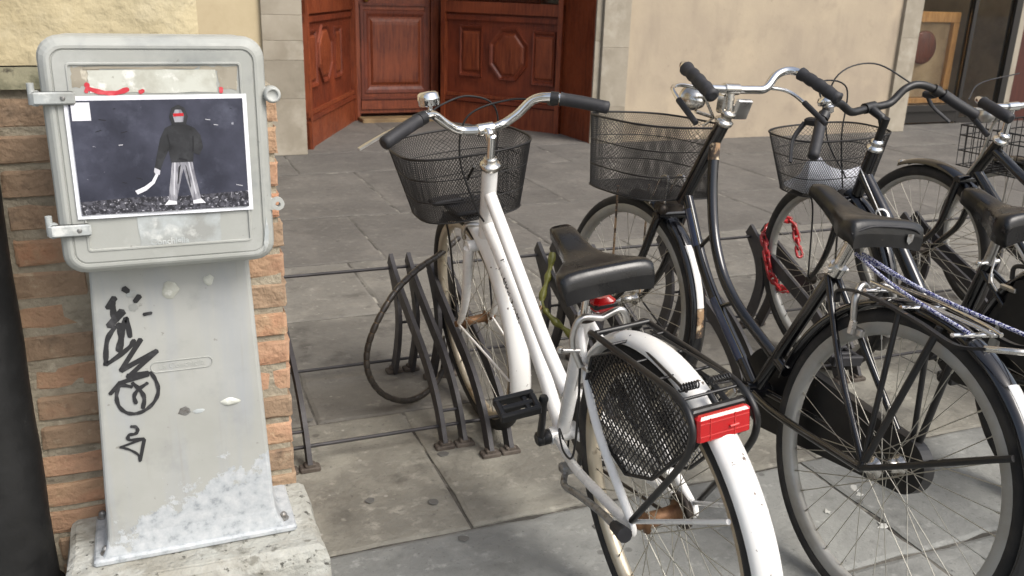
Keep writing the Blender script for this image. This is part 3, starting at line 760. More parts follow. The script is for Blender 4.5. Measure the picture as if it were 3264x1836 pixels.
# graffiti tag in black marker
STROKES = [([(-0.0812, 0.7132), (-0.0956, 0.6939)], 0.0106), ([(-0.0855, 0.7045), (-0.0862, 0.6758), (-0.0801, 0.6686)], 0.0096), ([(-0.0704, 0.6859), (-0.097, 0.6586)], 0.0133), ([(-0.0858, 0.6573), (-0.102, 0.6327), (-0.1084, 0.5933), (-0.1057, 0.5861), (-0.0674, 0.6123), (-0.0567, 0.6271)], 0.008), ([(-0.0796, 0.6619), (-0.0775, 0.6377), (-0.0851, 0.6078)], 0.0106), ([(-0.0851, 0.6078), (-0.0704, 0.6635), (-0.0654, 0.6669), (-0.063, 0.6333)], 0.008), ([(-0.0451, 0.6271), (-0.0857, 0.5684)], 0.009), ([(-0.0857, 0.5684), (-0.0193, 0.6007)], 0.0096), ([(-0.0193, 0.6007), (-0.0756, 0.5532)], 0.009), ([(-0.0753, 0.556), (-0.0387, 0.5578)], 0.0096), ([(-0.0389, 0.555), (-0.0881, 0.5443)], 0.009), ([(-0.088, 0.5455), (-0.1088, 0.5236)], 0.008), ([(-0.0693, 0.533), (-0.0887, 0.5386), (-0.0972, 0.5232), (-0.0972, 0.5009), (-0.0872, 0.4838), (-0.0713, 0.477), (-0.0518, 0.4811), (-0.0335, 0.4967), (-0.0244, 0.518), (-0.0271, 0.5409), (-0.035, 0.5588)], 0.0064), ([(-0.0685, 0.5413), (-0.0571, 0.5257), (-0.0505, 0.5078), (-0.0549, 0.4858)], 0.0069), ([(-0.0417, 0.5374), (-0.0594, 0.526), (-0.0677, 0.5132), (-0.0657, 0.4974)], 0.0064), ([(-0.0797, 0.4513), (-0.0705, 0.4483), (-0.0689, 0.4394), (-0.0742, 0.4345), (-0.085, 0.4335), (-0.0848, 0.4234), (-0.0586, 0.4217)], 0.0059), ([(-0.0586, 0.4217), (-0.1028, 0.4106)], 0.0048), ([(-0.1028, 0.4106), (-0.088, 0.4036), (-0.0726, 0.3891), (-0.0704, 0.374)], 0.0043), ([(-0.0587, 0.4203), (-0.0702, 0.3754)], 0.0064), ([(-0.0649, 0.7297), (-0.0576, 0.7225)], 0.0106), ([(-0.0392, 0.7128), (-0.0483, 0.7019)], 0.0096), ([(-0.0358, 0.6755), (-0.0218, 0.6772)], 0.0064)]
def ribbon(q, pts, w, y):
    P = [Vector((p[0], y, p[1])) for p in pts]
    if len(P) > 2: P = spline(P, 5)
    L_, R_ = [], []
    for i, p in enumerate(P):
        t = (P[min(i+1, len(P)-1)]-P[max(i-1, 0)]).normalized()
        nrm = Vector((-t.z, 0, t.x))*w/2*(1-.15*math.sin(i*1.3))
        L_.append(p+nrm); R_.append(p-nrm)
    t0 = (P[0]-P[1]).normalized()*w*.25; t1 = (P[-1]-P[-2]).normalized()*w*.25
    out = [P[0]+t0]+L_+[P[-1]+t1]+R_[::-1]
    b = len(q.v); n = len(L_)
    q.add([P[0]+t0]+L_+[P[-1]+t1]+R_, [])
    q.f.append([b, b+1, b+n+2]); q.s.append(False)
    for i in range(n-1): q.f.append([b+1+i, b+2+i, b+n+3+i, b+n+2+i]); q.s.append(False)
    q.f.append([b+n, b+n+1, b+2*n+1]); q.s.append(False)
gt = MB(TC)
for k, (pts, w) in enumerate(STROKES): ribbon(gt, pts, w*1.1, 1.6991-.00006*k)
gt.build('marker_tag', MT['ink'], cab)['kind'] = 'stuff'
rr_ = MB(TC)
for k, (pts, w) in enumerate((([(-.0833, 1.1034), (-.0787, 1.1013)], .008), ([(-.0838, 1.0908), (-.0797, 1.1013)], .006), ([(-.0811, 1.0971), (-.0601, 1.0904), (-.0404, 1.0891), (-.0206, 1.0952)], .0075), ([(-.0039, 1.0896), (.0025, 1.0928)], .007), ([(.1244, 1.0956), (.1239, 1.0878)], .007))): ribbon(rr_, pts, w, fy-.0008-.0001*k)
rr_.build('red_scribble', MT['redink'], cab)['kind'] = 'stuff'

# ------------------------------------------------------------------ poster taped to the cabinet door
PO = Vector((.0225, BY-.0035, .984))
pos = empty('poster', PO); tag(pos, 'white bordered dark photo print of a hooded figure taped on the cabinet door', 'poster')
q = MB(lambda p: p-PO)
X0, X1, Z0, Z1 = -.1185, .1640, .8835, 1.0855
rs = []
for i in range(13):
    x_ = X0+(X1-X0)*i/12; y_ = BY-.003-.0012*math.sin(i*.9)-.0015*(i == 12)
    rs.append([(x_, y_, Z0), (x_, y_, Z1), (x_, y_+.0004, Z1), (x_, y_+.0004, Z0)])
q.rings(rs, smooth=False); sh = q.build('sheet', MT['paper'], pos)
pm = M('print_dark_wall', lin(66, 68, 82), .4, layers=(('noise', lin(46, 48, 60), 10, .4, .62, 7), ('noise', lin(88, 91, 106), 18, .52, .72, 8, .8), ('noise', lin(190, 192, 202), 70, .70, .75, 4, .7)))
pg = M('print_gravel', lin(84, 84, 92), .45, layers=(('noise', lin(40, 40, 46), 130, .42, .55, 4), ('noise', lin(180, 180, 188), 190, .58, .66, 3)))
pdk = M('print_dark_clothes', lin(44, 45, 48), .45, layers=(('noise', lin(62, 63, 66), 60, .45, .65), ('noise', lin(30, 31, 33), 30, .5, .65)))
plt_ = M('print_grey_cloth', lin(158, 158, 164), .45, layers=(('streak', lin(110, 110, 118), 60, .42, .62, (3, 1, .6)),))
pwh = M('print_white', lin(226, 226, 232), .5)
prd = M('print_red', lin(186, 30, 40), .5)
def pic(name, mat, uv, lift):
    """flat print; u,v in 0..1 over the printed area"""
    x0, x1, z0, z1 = X0+.007, X1-.007, Z0+.007, Z1-.007
    q = MB(lambda p: p-PO); q.add([(x0+(x1-x0)*u, BY-.0058-lift*.0003, z0+(z1-z0)*v) for u, v in uv], [list(range(len(uv)))]); return q.build(name, mat, sh)
pic('printed_wall', pm, [(0, .12), (.3, .14), (.6, .13), (1, .15), (1, 1), (0, 1)], 0)
pic('printed_ground', pg, [(0, 0), (1, 0), (1, .15), (.6, .13), (.3, .14), (0, .12)], 0)
pic('printed_square', pwh, [(.012, .83), (.115, .83), (.115, .985), (.012, .985)], 1)
# a plain figure standing, one hand in its pocket: hooded top, pale trousers, a paper strip hanging from the other hand
pgd = M('print_dark_shade', lin(30, 31, 34), .45)
plg = M('print_light_fold', lin(196, 196, 202), .45)
pic('printed_trousers', plt_, [(.552, .47), (.668, .47), (.680, .33), (.705, .09), (.655, .08), (.628, .27), (.612, .38), (.590, .27), (.556, .08), (.506, .09), (.535, .33)], 1)
for a_ in ([(.560, .44), (.570, .44), (.548, .14), (.540, .15)], [(.645, .44), (.652, .44), (.680, .15), (.672, .14)], [(.585, .40), (.600, .42), (.575, .24), (.570, .25)], [(.625, .42), (.632, .40), (.650, .22), (.645, .20)]): pic('printed_fold', plg if a_[0][0] in (.560, .645) else pdk, a_, 2)
pic('printed_shoe', pwh, [(.482, .055), (.556, .055), (.556, .085), (.508, .098)], 2)
pic('printed_shoe', pwh, [(.655, .055), (.732, .055), (.706, .098), (.655, .085)], 2)
pic('printed_hoodie', pdk, [(.545, .44), (.676, .44), (.682, .52), (.715, .50), (.742, .57), (.732, .68), (.700, .745), (.645, .785), (.575, .785), (.525, .75), (.492, .66), (.462, .50), (.444, .40), (.476, .375), (.502, .46), (.535, .55)], 2)
for a_ in ([(.545, .55), (.552, .56), (.540, .70), (.532, .69)], [(.676, .53), (.684, .54), (.690, .68), (.683, .67)], [(.590, .47), (.640, .45), (.642, .462), (.592, .482)]): pic('printed_fold', pgd, a_, 3)
pic('printed_hood', pdk, [(.570, .77), (.650, .77), (.666, .85), (.650, .925), (.612, .955), (.574, .925), (.556, .85)], 3)
pic('printed_face', plt_, [(.586, .80), (.636, .80), (.644, .86), (.628, .91), (.594, .91), (.578, .86)], 4)
pic('printed_mask', prd, [(.580, .850), (.642, .853), (.641, .880), (.581, .877)], 5)
pic('printed_hand', plg, [(.444, .40), (.476, .375), (.470, .335), (.448, .335), (.438, .365)], 3)
pic('printed_strip', pwh, [(.447, .345), (.462, .335), (.435, .26), (.385, .20), (.330, .165), (.318, .20), (.375, .235), (.42, .28)], 4)
for k in range(16):
    rr2 = random.Random(k); u0, v0 = rr2.uniform(.03, .96), rr2.uniform(.2, .95); L_ = rr2.uniform(.01, .05); a2 = rr2.uniform(-.5, .5)
    if .4 < u0 < .76: continue
    pic('printed_scratch', plg if k % 3 == 0 else pgd, [(u0, v0), (u0+L_, v0+a2*L_), (u0+L_, v0+a2*L_+.006), (u0, v0+.006)], 1)
# ------------------------------------------------------------------ bicycle rack
rk = empty('bicycle_rack', (1.5, 2.45, 0)); tag(rk, 'long grey steel floor rack with bent bars holding the front wheels', 'bicycle rack')
OR = Vector((1.5, 2.45, 0))
front_pts = [(2.805, .40), (2.72, .345), (2.55, .268), (2.42, .213), (2.33, .158), (2.26, .092), (2.21, .012)]
rear_pts = [(2.795, .385), (2.725, .30), (2.70, .215), (2.72, .115), (2.765, .012)]
pairs = [(.27, 0), (.33, 0), (.715, 0), (.775, 0), (.825, -.085), (.885, -.085), (1.25, 0), (1.31, 0), (1.36, -.085), (1.42, -.085), (1.75, 0), (1.81, 0), (2.155, 0), (2.225, 0), (2.93, 0), (2.995, 0), (3.35, 0), (3.41, 0)]
def spline2(pts, n): return [(p.x, p.y) for p in spline([Vector((a, b, 0)) for a, b in pts], n)]
m1 = MB(); m1.bar([(0, y-2.45, z) for y, z in spline2(front_pts, 4)], .046, .013, (1, 0, 0)); me_f = m1.mesh('holder_bar', MT['rackpaint'])
m2 = MB(); m2.bar([(0, y-2.45, z) for y, z in spline2(rear_pts, 4)], .044, .013, (1, 0, 0)); me_r = m2.mesh('holder_bar', MT['rackpaint'])
mf = MB(); mf.box((0, 0, .007), (.056, .034, .014), bev=.003); mf.box((0, 0, .018), (.03, .026, .012), bev=.003); me_ft = mf.mesh('foot', MT['rackfoot'])
for x, dy in pairs:
    o = link('holder_bar', me_f, rk); o.location = (x-1.5, dy, 0)
    f1 = link('foot', me_ft, o); f1.location = (0, 2.205-2.45, 0)
    o = link('holder_bar', me_r, rk); o.location = (x-1.5, dy, 0)
    f2 = link('foot', me_ft, o); f2.location = (0, 2.77-2.45, 0)
def rod(y, z, x0, x1, r=.0055):
    q = MB(lambda p: p-OR); q.tube([(x0, y, z), (x1, y, z)], r, 8); return q.build('tie_rod', MT['rackpaint'], rk)
rod(2.785, .372, .25, 3.45); rod(2.795, .035, .25, 3.45); rod(2.24, .055, .25, 3.45)
for a, b in zip(pairs[::2], pairs[1::2]):
    q = MB(lambda p: p-OR); dy = a[1]; q.tube([(a[0], 2.72+dy, .20), (b[0], 2.72+dy, .20)], .005, 8); q.build('spacer_rod', MT['rackpaint'], rk)
    q = MB(lambda p: p-OR); q.tube([(a[0], 2.255+dy, .095), (b[0], 2.255+dy, .095)], .005, 8); q.build('spacer_rod', MT['rackpaint'], rk)

# ------------------------------------------------------------------ bicycles
def rot_about(o, ax, a):
    o = Vector(o); Mx = Matrix.Rotation(a, 3, Vector(ax))
    return lambda p: o+Mx @ (Vector(p)-o)

def sweep(q, c, R0, prof, a0, a1, n, loop=False, T=None):
    """sweep profile (dr,dy) round wheel axis y through c=(x,z)"""
    rs = []
    for i in range(n if loop else n+1):
        a = a0+(a1-a0)*i/n
        rs.append([Vector((c[0]+(R0+dr)*math.cos(a), dy, c[1]+(R0+dr)*math.sin(a))) for dr, dy in prof])
    q.rings(rs, loop=loop, cap=not loop)

def wheel(root, T, cx, r, tyre_w, rim_mat, tyre_mat, hub_mat, hub_r, seed=0, lace=.0):
    rimR = r-.043
    q = MB(T)
    sweep(q, (cx, r), rimR, [(-.008, -.013), (.012, -.0145), (.018, -.012), (.018, .012), (.012, .0145), (-.008, .013), (-.013, .008), (-.014, 0), (-.013, -.008)], 0, 2*PI, 72, True)
    rim = q.build('wheel', rim_mat, root)
    q = MB(T)
    tr = tyre_w/2
    sweep(q, (cx, r), r-tr, [(tr*math.cos(2*PI*k/12), tr*1.0*math.sin(2*PI*k/12)) for k in range(12)], 0, 2*PI, 72, True)
    q.build('tyre', tyre_mat, rim)
    q = MB(T)
    q.lathe([(.004, -.062), (.009, -.062), (.009, -.052), (.012, -.05), (.012, -.04), (hub_r+.008, -.0362), (hub_r+.008, -.0338), (hub_r, -.032), (hub_r*.92, 0), (hub_r, .032), (hub_r+.008, .0338), (hub_r+.008, .0362), (.012, .04), (.012, .05), (.009, .052), (.009, .062), (.004, .062)], (cx, 0, r), (0, 1, 0), 16)
    q.build('hub', hub_mat, rim)
    q = MB(T)
    for k in range(36):
        a = 2*PI*k/36; s = 1 if k % 2 else -1
        d = (PI*.42 if (k//2) % 2 else -PI*.42)
        b = a+d
        p0 = (cx+(hub_r+.008)*math.cos(b), s*.0345, r+(hub_r+.008)*math.sin(b)); p1 = (cx+(rimR-.012)*math.cos(a), s*.003, r+(rimR-.012)*math.sin(a))
        q.tube([p0, p1], .0011, 4, cap=False)
        e = (Vector(p0)-Vector(p1)).normalized()*.012
        q.tube([p1, Vector(p1)+e], .0021, 5, cap=False)
    o = q.build('spokes', MT['spoke'], rim); o['kind'] = 'stuff'
    return rim

def guard(root, T, cx, r, a0, a1, w, mat, dep=.017, gap=.012):
    q = MB(T)
    n = 8
    out = [(dep*(1-(2*k/n-1)**2)**.7, -w/2+w*k/n) for k in range(n+1)]
    inn = [(p[0]-.0016, p[1]*.96) for p in out][::-1]
    sweep(q, (cx, r), r+gap-dep*.3, out+inn, R(a0), R(a1), 48)
    return q.build('mudguard', mat, root)

def guard_strip(parent, T, cx, r, a0, a1, w, mat, name, dep=.017, gap=.012, y0=-1, y1=1, lift=.0008):
    q = MB(T)
    n = 8
    ks = [k/n for k in range(n+1) if y0-.01 <= (2*k/n-1) <= y1+.01]
    out = [(dep*(1-(2*k-1)**2)**.7+lift, (-w/2+w*k)*1.0) for k in ks]
    inn = [(p[0]-lift*.6, p[1]) for p in out][::-1]
    sweep(q, (cx, r), r+gap-dep*.3, out+inn, R(a0), R(a1), 24)
    return q.build(name, mat, parent)

def saddle(root, nose, rear, half_w, mat, yo=.0, depth=.055, springs=False, emblem=False, label=None):
    """nose,rear (x,z) on top"""
    L = nose[0]-rear[0]
    st = [(0, .55, -.022, .014), (.012, .95, -.010, .026), (.05, 1.2, .001, .036), (.14, 1.3, .003, .042), (.28, 1.4, -.004, .046), (.42, 1.7, -.012, .048), (.54, 2.4, -.014, .052), (.66, 3.5, -.011, .055), (.78, 4.5, -.004, .06), (.88, 4.95, .003, .066), (.94, 4.93, .005, .068), (.975, 4.85, .0025, .068), (.992, 4.78, -.010, .056), (1.0, 4.7, -.022, .044)]
    u = half_w/4.95
    rs = []
    for t, w, dz, dp in st:
        x = nose[0]-L*t; zt = nose[1]+(rear[1]-nose[1])*t+dz
        hw = w*u; dp *= depth/.055
        sec = []
        for k in range(13):
            a = PI*k/12
            cy = math.cos(a); sy = math.sin(a)
            yy = hw*math.copysign(abs(cy)**.62, cy)
            zz = zt-dp*.50*(1-abs(sy)**.42)
            sec.append(Vector((x, yy, zz)))
        sec += [Vector((x+.002*(t < .5), -hw*.97, zt-dp)), Vector((x, -hw*.55, zt-dp*.85)), Vector((x, 0, zt-dp*.8)), Vector((x, hw*.55, zt-dp*.85)), Vector((x+.002*(t < .5), hw*.97, zt-dp))]
        rs.append([v_+Vector((0, yo, 0)) for v_ in sec])
    q = MB()
    q.rings(rs)
    s = q.build('saddle', mat, root)
    cx = rear[0]+L*.42; zb = nose[1]+(rear[1]-nose[1])*.6-depth
    q = MB()
    for sg in (-1, 1):
        q.tube(spline([(nose[0]-.03, sg*.012, nose[1]-.035), (cx+.03, sg*.022, zb-.012), (cx-.03, sg*.022, zb-.012), (rear[0]+.03, sg*.045, zb+.02)], 4), .0035, 7)
    q.box((cx, 0, zb-.012), (.035, .055, .022), bev=.004)
    q.tube([(cx, -.035, zb-.014), (cx, .035, zb-.014)], .006, 8)
    q.build('saddle_clamp', MT['chrome_old'] if springs else MT['steel_dark'], s)
    if springs:
        for sg in (-1, 1):
            q = MB(); P = []
            for k in range(50):
                a = k*.75; P.append((rear[0]+.045+.017*math.cos(a), sg*.052+.017*math.sin(a), zb-.028+.055*k/50))
            q.tube(P, .0028, 6); q.build('spring', MT['chrome_old'], s)
    return s, (cx, zb)

def pedal(parent, T, c, ex, ey, w=.095, l=.062, t=.022, mat='plastic'):
    """c inner end of axle, ey outward, ex fore-aft"""
    c, ex, ey = Vector(c), Vector(ex).normalized(), Vector(ey).normalized(); ez = ex.cross(ey)
    Mx = Matrix((ex, ey, ez)).transposed()
    q = MB(T)
    def b(cx, cy, cz, dx, dy, dz): q.box(c+ex*cx+ey*cy+ez*cz, (dx, dy, dz), Mx, bev=min(dx, dy, dz)*.22)
    for sx in (-1, 1): b(sx*(l/2-.006), w/2+.012, 0, .012, w, t)
    b(0, .018, 0, l-.02, .014, t*.85); b(0, w+.005, 0, l-.02, .014, t*.85)
    b(0, w/2+.012, 0, .013, w-.02, t*.7)
    b(0, w*.40, 0, l-.022, .012, t*.5)
    return q.build('pedal', MT[mat], parent)

def grip(parent, T, pts, r=.0155, mat='rubber', ribs=False):
    q = MB(T)
    P = spline(pts, 6) if len(pts) > 2 else [Vector(pts[0]).lerp(Vector(pts[1]), k/8) for k in range(9)]
    n = len(P)
    rr = [r*(1.12 if i == 0 else (1.0 + (.10*math.sin(i*2.2) if ribs else .03*math.sin(PI*i/n)))) for i in range(n)]
    d = (P[-1]-P[-2]).normalized()
    P2 = P+[P[-1]+d*.004]; rr.append(r*.6)
    q.tube(P2, rr, 12)
    return q.build('grip', MT[mat], parent)

def basket(root, T, x0, x1, yw, zt, zb, taper, mat, cell=.0085, tilt=0.0, bx_in=.04, back_drop=0.0):
    """D-shaped wire basket. rim x0..x1 (x1 front), half width yw"""
    def outline(k, f, z):
        """k 0..1 round the rim; f 0 top..1 bottom"""
        a = 2*PI*k
        cx, hx = (x0+x1)/2, (x1-x0)/2
        ca, sa = math.cos(a), math.sin(a)
        ex_ = math.copysign(abs(ca)**(.62), ca); ey_ = math.copysign(abs(sa)**(.72), sa)
        sx, sy = 1-taper*f*1.15, 1-taper*f
        x = cx+hx*ex_*sx; y = yw*ey_*sy
        if ca < -.55: x = max(x, x0+bx_in*f)
        drop = back_drop*max(0, -ca)*(1-f)
        return Vector((x, y, z+tilt*(x-cx)-drop))
    def P(k, f): return outline(k, f, zt+(zb-zt)*f)
    n = 60
    q = MB(T)
    q.tube([P(i/n, 0) for i in range(n)], .0032, 8, closed=True)
    bk = q.build('basket', mat, root)
    for f in (.33, .68, 1.0):
        q = MB(T); q.tube([P(i/n, f)*1.0 for i in range(n)], .0017 if f < 1 else .0024, 6, closed=True); q.build('hoop', mat, bk)
    q = MB(T)
    per = sum(((P(i/n, .5)-P((i+1)/n, .5)).length for i in range(n)))
    NS = int(per/cell)
    hgt = zt-zb
    segs = 9
    for sgn in (-1, 1):
        for i in range(NS):
            sl = sgn*(hgt*.62/per)
            q.tube([P(i/NS+sl*t/segs, t/segs) for t in range(segs+1)], .00085, 3, cap=False)
    # floor mesh
    nf = int(2*yw*(1-taper)/(cell*1.25))
    c0 = P(0, 1); c1 = P(.5, 1)
    for i in range(1, nf):
        y = -yw*(1-taper)+2*yw*(1-taper)*i/nf
        ks = [(k/240) for k in range(240)]
        xs = [P(k, 1).x for k in ks if abs(P(k, 1).y-y) < .006]
        if len(xs) > 1: q.tube([(min(xs), y, P(0, 1).z+tilt*(min(xs)-c0.x)), (max(xs), y, P(0, 1).z+tilt*(max(xs)-c0.x))], .0008, 3, cap=False)
    xs0, xs1 = min(c0.x, c1.x), max(c0.x, c1.x)
    nf = int((xs1-xs0)/(cell*1.25))
    for i in range(1, nf):
        x = xs0+(xs1-xs0)*i/nf
        ys = [P(k/240, 1).y for k in range(240) if abs(P(k/240, 1).x-x) < .006]
        if len(ys) > 1: q.tube([(x, min(ys), P(0, 1).z+tilt*(x-c0.x)), (x, max(ys), P(0, 1).z+tilt*(x-c0.x))], .0008, 3, cap=False)
    o = q.build('wire_mesh', mat, bk); o['kind'] = 'stuff'
    return bk, P

def grid_guard(root, poly, y, th, cell, mat, border=.006):
    """perforated skirt guard: bars clipped to a convex polygon (x,z)"""
    q = MB()
    q.tube([(p[0], y, p[1]) for p in poly], border, 6, closed=True, flat=.5, up=(0, 1, 0))
    o = q.build('skirt_guard', MT[mat], root)
    cx = sum(p[0] for p in poly)/len(poly); cz = sum(p[1] for p in poly)/len(poly)
    q = MB()
    for ang in (R(38), R(128)):
        d = Vector((math.cos(ang), math.sin(ang))); nn = Vector((-d.y, d.x))
        k = -40
        while k <= 40:
            o0 = Vector((cx, cz))+nn*k*cell
            t0, t1 = -9, 9
            ok = True
            N_ = len(poly)
            area = sum(poly[i][0]*poly[(i+1) % N_][1]-poly[(i+1) % N_][0]*poly[i][1] for i in range(N_))
            for i in range(N_):
                a = Vector(poly[i]); b = Vector(poly[(i+1) % N_]); e = b-a
                inn = Vector((-e.y, e.x))*(1 if area > 0 else -1)
                den = inn.dot(d); num = inn.dot(a-o0)
                if abs(den) < 1e-9:
                    if num > 0: ok = False
                elif den > 0: t0 = max(t0, num/den)
                else: t1 = min(t1, num/den)
            if ok and t1-t0 > .004:
                A = o0+d*t0; B = o0+d*t1
                q.bar([(A.x, y, A.y), (B.x, y, B.y)], .0024, th, (0, 1, 0))
            k += 1
    g_ = q.build('grid', MT[mat], o); g_['kind'] = 'stuff'
    return o

def bike_root(X, Y, th, lean, label):
    r = empty('bicycle', (X, Y, 0), (-R(lean), 0, R(th)))
    tag(r, label, 'bicycle', 'bicycles parked in the rack')
    return r
def tubes(root, name, mat, lst, T=None):
    q = MB(T)
    for pts, r in lst:
        P = pts if len(pts) == 2 else spline(pts, 8)
        if len(pts) == 2 and isinstance(r, (list, tuple)): P = [Vector(pts[0]).lerp(Vector(pts[1]), k/(len(r)-1)) for k in range(len(r))]
        q.tube(P, r, 14)
    return q.build(name, mat, root)
def fork(root, T, crown, wb, r, mat, spread=.05, rad=.0125, bow=.03):
    q = MB(T)
    cx, cz = crown
    for s in (-1, 1):
        top = Vector((cx, s*spread*.92, cz)); end = Vector((wb, s*spread, r))
        mid = Vector((cx+(wb-cx)*.42-bow*.3, s*spread, cz+(r-cz)*.55)); low = Vector((cx+(wb-cx)*.72, s*spread, cz+(r-cz)*.85))
        P = spline([top, mid, low, end], 6)
        n = len(P); q.tube(P, [rad*(1.0-.45*i/(n-1)) for i in range(n)], 10)
        q.box(end, (.016, .005, .03), bev=.0015)
    q.tube([(cx, -spread, cz+.004), (cx, spread, cz+.004)], rad*1.15, 10)
    return q.build('fork', mat, root)
def side(pts): return [(p[0], -p[1], p[2]) for p in pts]
def bent(center, pts, n=8):
    L_ = [(p[0], p[1], p[2]) for p in pts]
    full = [Vector(p) for p in L_[::-1]]+[Vector(center)]+[Vector((p[0], -p[1], p[2])) for p in L_]
    return spline(full, n)

# ================================================= white bicycle
B1 = bike_root(.87, 1.246, 89, 6.3, 'white step-through bicycle with wire basket and red rear reflector, nearest the cabinet')
r1, wb1 = .335, 1.094
hd1 = (.844, 0, .832); ax1 = Vector((-math.cos(R(68)), 0, math.sin(R(68))))
TS1 = rot_about(hd1, ax1, R(1.5))
W = MT['white']
fr = tubes(B1, 'frame', W, [
    ([(.840, 0, .842), (.922, 0, .640)], .0205),
    ([(.866, 0, .775), (.70, 0, .625), (.55, 0, .490), (.424, 0, .400)], .0165),
    ([(.905, 0, .685), (.76, 0, .575), (.60, 0, .430), (.464, 0, .277)], .0175),
    ([(.464, 0, .277), (.300, 0, .640)], .0165),
    ([(.464, -.034, .277), (.464, .034, .277)], .021),
    ([(.305, .014, .615), (.17, .050, .475), (0, .064, .350)], .0088), ([(.305, -.014, .615), (.17, -.050, .475), (0, -.064, .350)], .0088),
    ([(.455, .020, .277), (.30, .045, .290), (.15, .058, .315), (0, .064, .335)], .0105), ([(.455, -.020, .277), (.30, -.045, .290), (.15, -.058, .315), (0, -.064, .335)], .0105)])
q = MB()
for s in (-1, 1):
    q = MB(); q.lathe([(.019, 0), (.021, .003), (.021, .008), (.019, .011)], (0, s*.066-.005, r1), (0, 1, 0), 16); q.build('dropout', W, fr)
# frame lettering wrapped on the lower tube (left side)
A_, D_ = Vector((.83, 0, .634)), Vector((.63, 0, .458))
dv = (D_-A_).normalized(); nv = Vector((0, 1, 0)); bv = dv.cross(nv)
def wrap1(x, y, zz):
    t = .5+x/(D_-A_).length; a = -y/.0182
    c = A_.lerp(D_, t)+Vector((dv.z, 0, -dv.x))*(.004*math.sin(PI*min(max(t, 0), 1)))*0
    return c+nv*math.cos(a-.55)*.0185+bv*math.sin(a-.55)*.0185
q = text_mb("'WegaBike,", .040, wrap1, 0, .0); q.build('lettering', MT['ink'], fr)
f1 = fork(B1, TS1, (.938, .612), wb1, r1, W, .05, .0145)
w = wheel(B1, TS1, wb1, r1, .042, MT['rim_white'], MT['tyre'], MT['rusty'], .013)
w = wheel(B1, None, 0, r1, .042, MT['rim_white'], MT['tyre'], MT['rusty'], .016)
g1 = guard(B1, TS1, wb1, r1, 80, 195, .062, MT['white_rust'])
tubes(g1, 'stay', W, [([(wb1, s*.053, r1), (wb1-.338*math.cos(R(8)), s*.030, r1-.338*math.sin(R(8))-.0)], .0035) for s in (-1, 1)], TS1)
g2 = guard(B1, None, 0, r1, 22, 222, .055, MT['white_rust'])
tubes(g2, 'stay', W, [([(-.012, s*.066, r1+.018), (-.272, s*.034, .509)], .0045) for s in (-1, 1)])
# headset, stem, bars
q = MB(); ax = ax1
o0 = Vector(hd1)
q.lathe([(.020, .008), (.0245, .012), (.0265, .018), (.0265, .024), (.022, .027), (.017, .029), (.017, .040), (.014, .043)], o0, ax, 20); q.build('headset', MT['chrome_old'], fr)
top = o0+ax*.105
q = MB(TS1); q.tube([o0+ax*.03, top], .0112, 14); q.tube([top, top+ax*.004], [.0112, .006], 14)
c1 = Vector((.849, 0, .939))
q.tube([top-ax*.028, top-ax*.010+Vector((.012, 0, .010)), c1], [.0105, .0112, .0135], 12); q.tube([c1+Vector((0, -.02, 0)), c1+Vector((0, .02, 0))], .0165, 14)
stem = q.build('stem', MT['chrome'], B1)
bar1 = [(.868, .053, .941), (.858, .092, .962), (.842, .130, .994), (.815, .162, 1.001), (.784, .200, .993), (.738, .279, .969)]
q = MB(TS1); q.tube(bent(c1, bar1), .0115, 14); hb = q.build('handlebar', MT['chrome'], B1)
for s in (1, -1):
    gp = [(.794, s*.184, .9955), (.768, s*.228, .984), (.735, s*.284, .967)]
    grip(hb, TS1, gp, .0158)
    q = MB(TS1)
    b0 = Vector((.803, s*.172, .998))
    q.tube([b0+Vector((.004, -s*.008, .001)), b0+Vector((-.006, s*.009, -.002))], .0165, 12)
    q.box(b0+Vector((.022, s*.004, -.012)), (.03, .02, .018), bev=.003)
    bl = q.build('brake_clamp', MT['plastic'], hb)
    q = MB(TS1); q.bar(spline([b0+Vector((.03, s*.008, -.012)), b0+Vector((.045, s*.05, -.022)), b0+Vector((.050, s*.095, -.038)), b0+Vector((.046, s*.148, -.058))], 5), .013, .006, (0, 0, 1)); q.build('brake_lever', MT['alloy'], hb)
q = MB(TS1); bp = Vector((.838, .138, 1.003))
q.tube([bp, bp+Vector((0, 0, .016))], .006, 8); q.lathe([(.024, .016), (.0255, .02), (.0255, .028), (.0265, .029), (.0265, .032), (.0255, .036), (.0245, .044), (.019, .0485), (.002, .05)], bp, (.05, .03, 1), 24); q.build('bell', MT['chrome'], hb)
# brake cables
q = MB(TS1)
q.tube(spline([(.82, .16, .988), (.89, .10, 1.005), (.945, .0, 1.010), (.985, -.085, .955), (.975, -.06, .80), (.96, -.015, .64)], 8), .0026, 6)
q.tube(spline([(.82, -.16, .988), (.89, -.09, .995), (.915, .02, .965), (.915, .052, .86), (.885, .032, .735), (.862, .022, .70)], 8), .0026, 6)
q.tube(spline([(.862, -.0225, .70), (.70, -.022, .54), (.52, -.022, .36), (.45, .01, .245), (.40, .05, .33), (.36, .062, .30), (.28, .075, .33), (.245, .072, .45), (.238, .062, .58)], 8), .0026, 6)
q.build('brake_cables', MT['plastic'], B1)
# front brake
q = MB(TS1); q.tube(spline([(.95, .0, .665), (.968, .035, .668), (.985, .042, .645), (1.0, .036, .62)], 5), .006, 8); q.tube(spline([(.95, .0, .665), (.968, -.035, .668), (.985, -.042, .645), (1.0, -.036, .62)], 5), .006, 8); q.build('brake_caliper', MT['alloy'], B1)
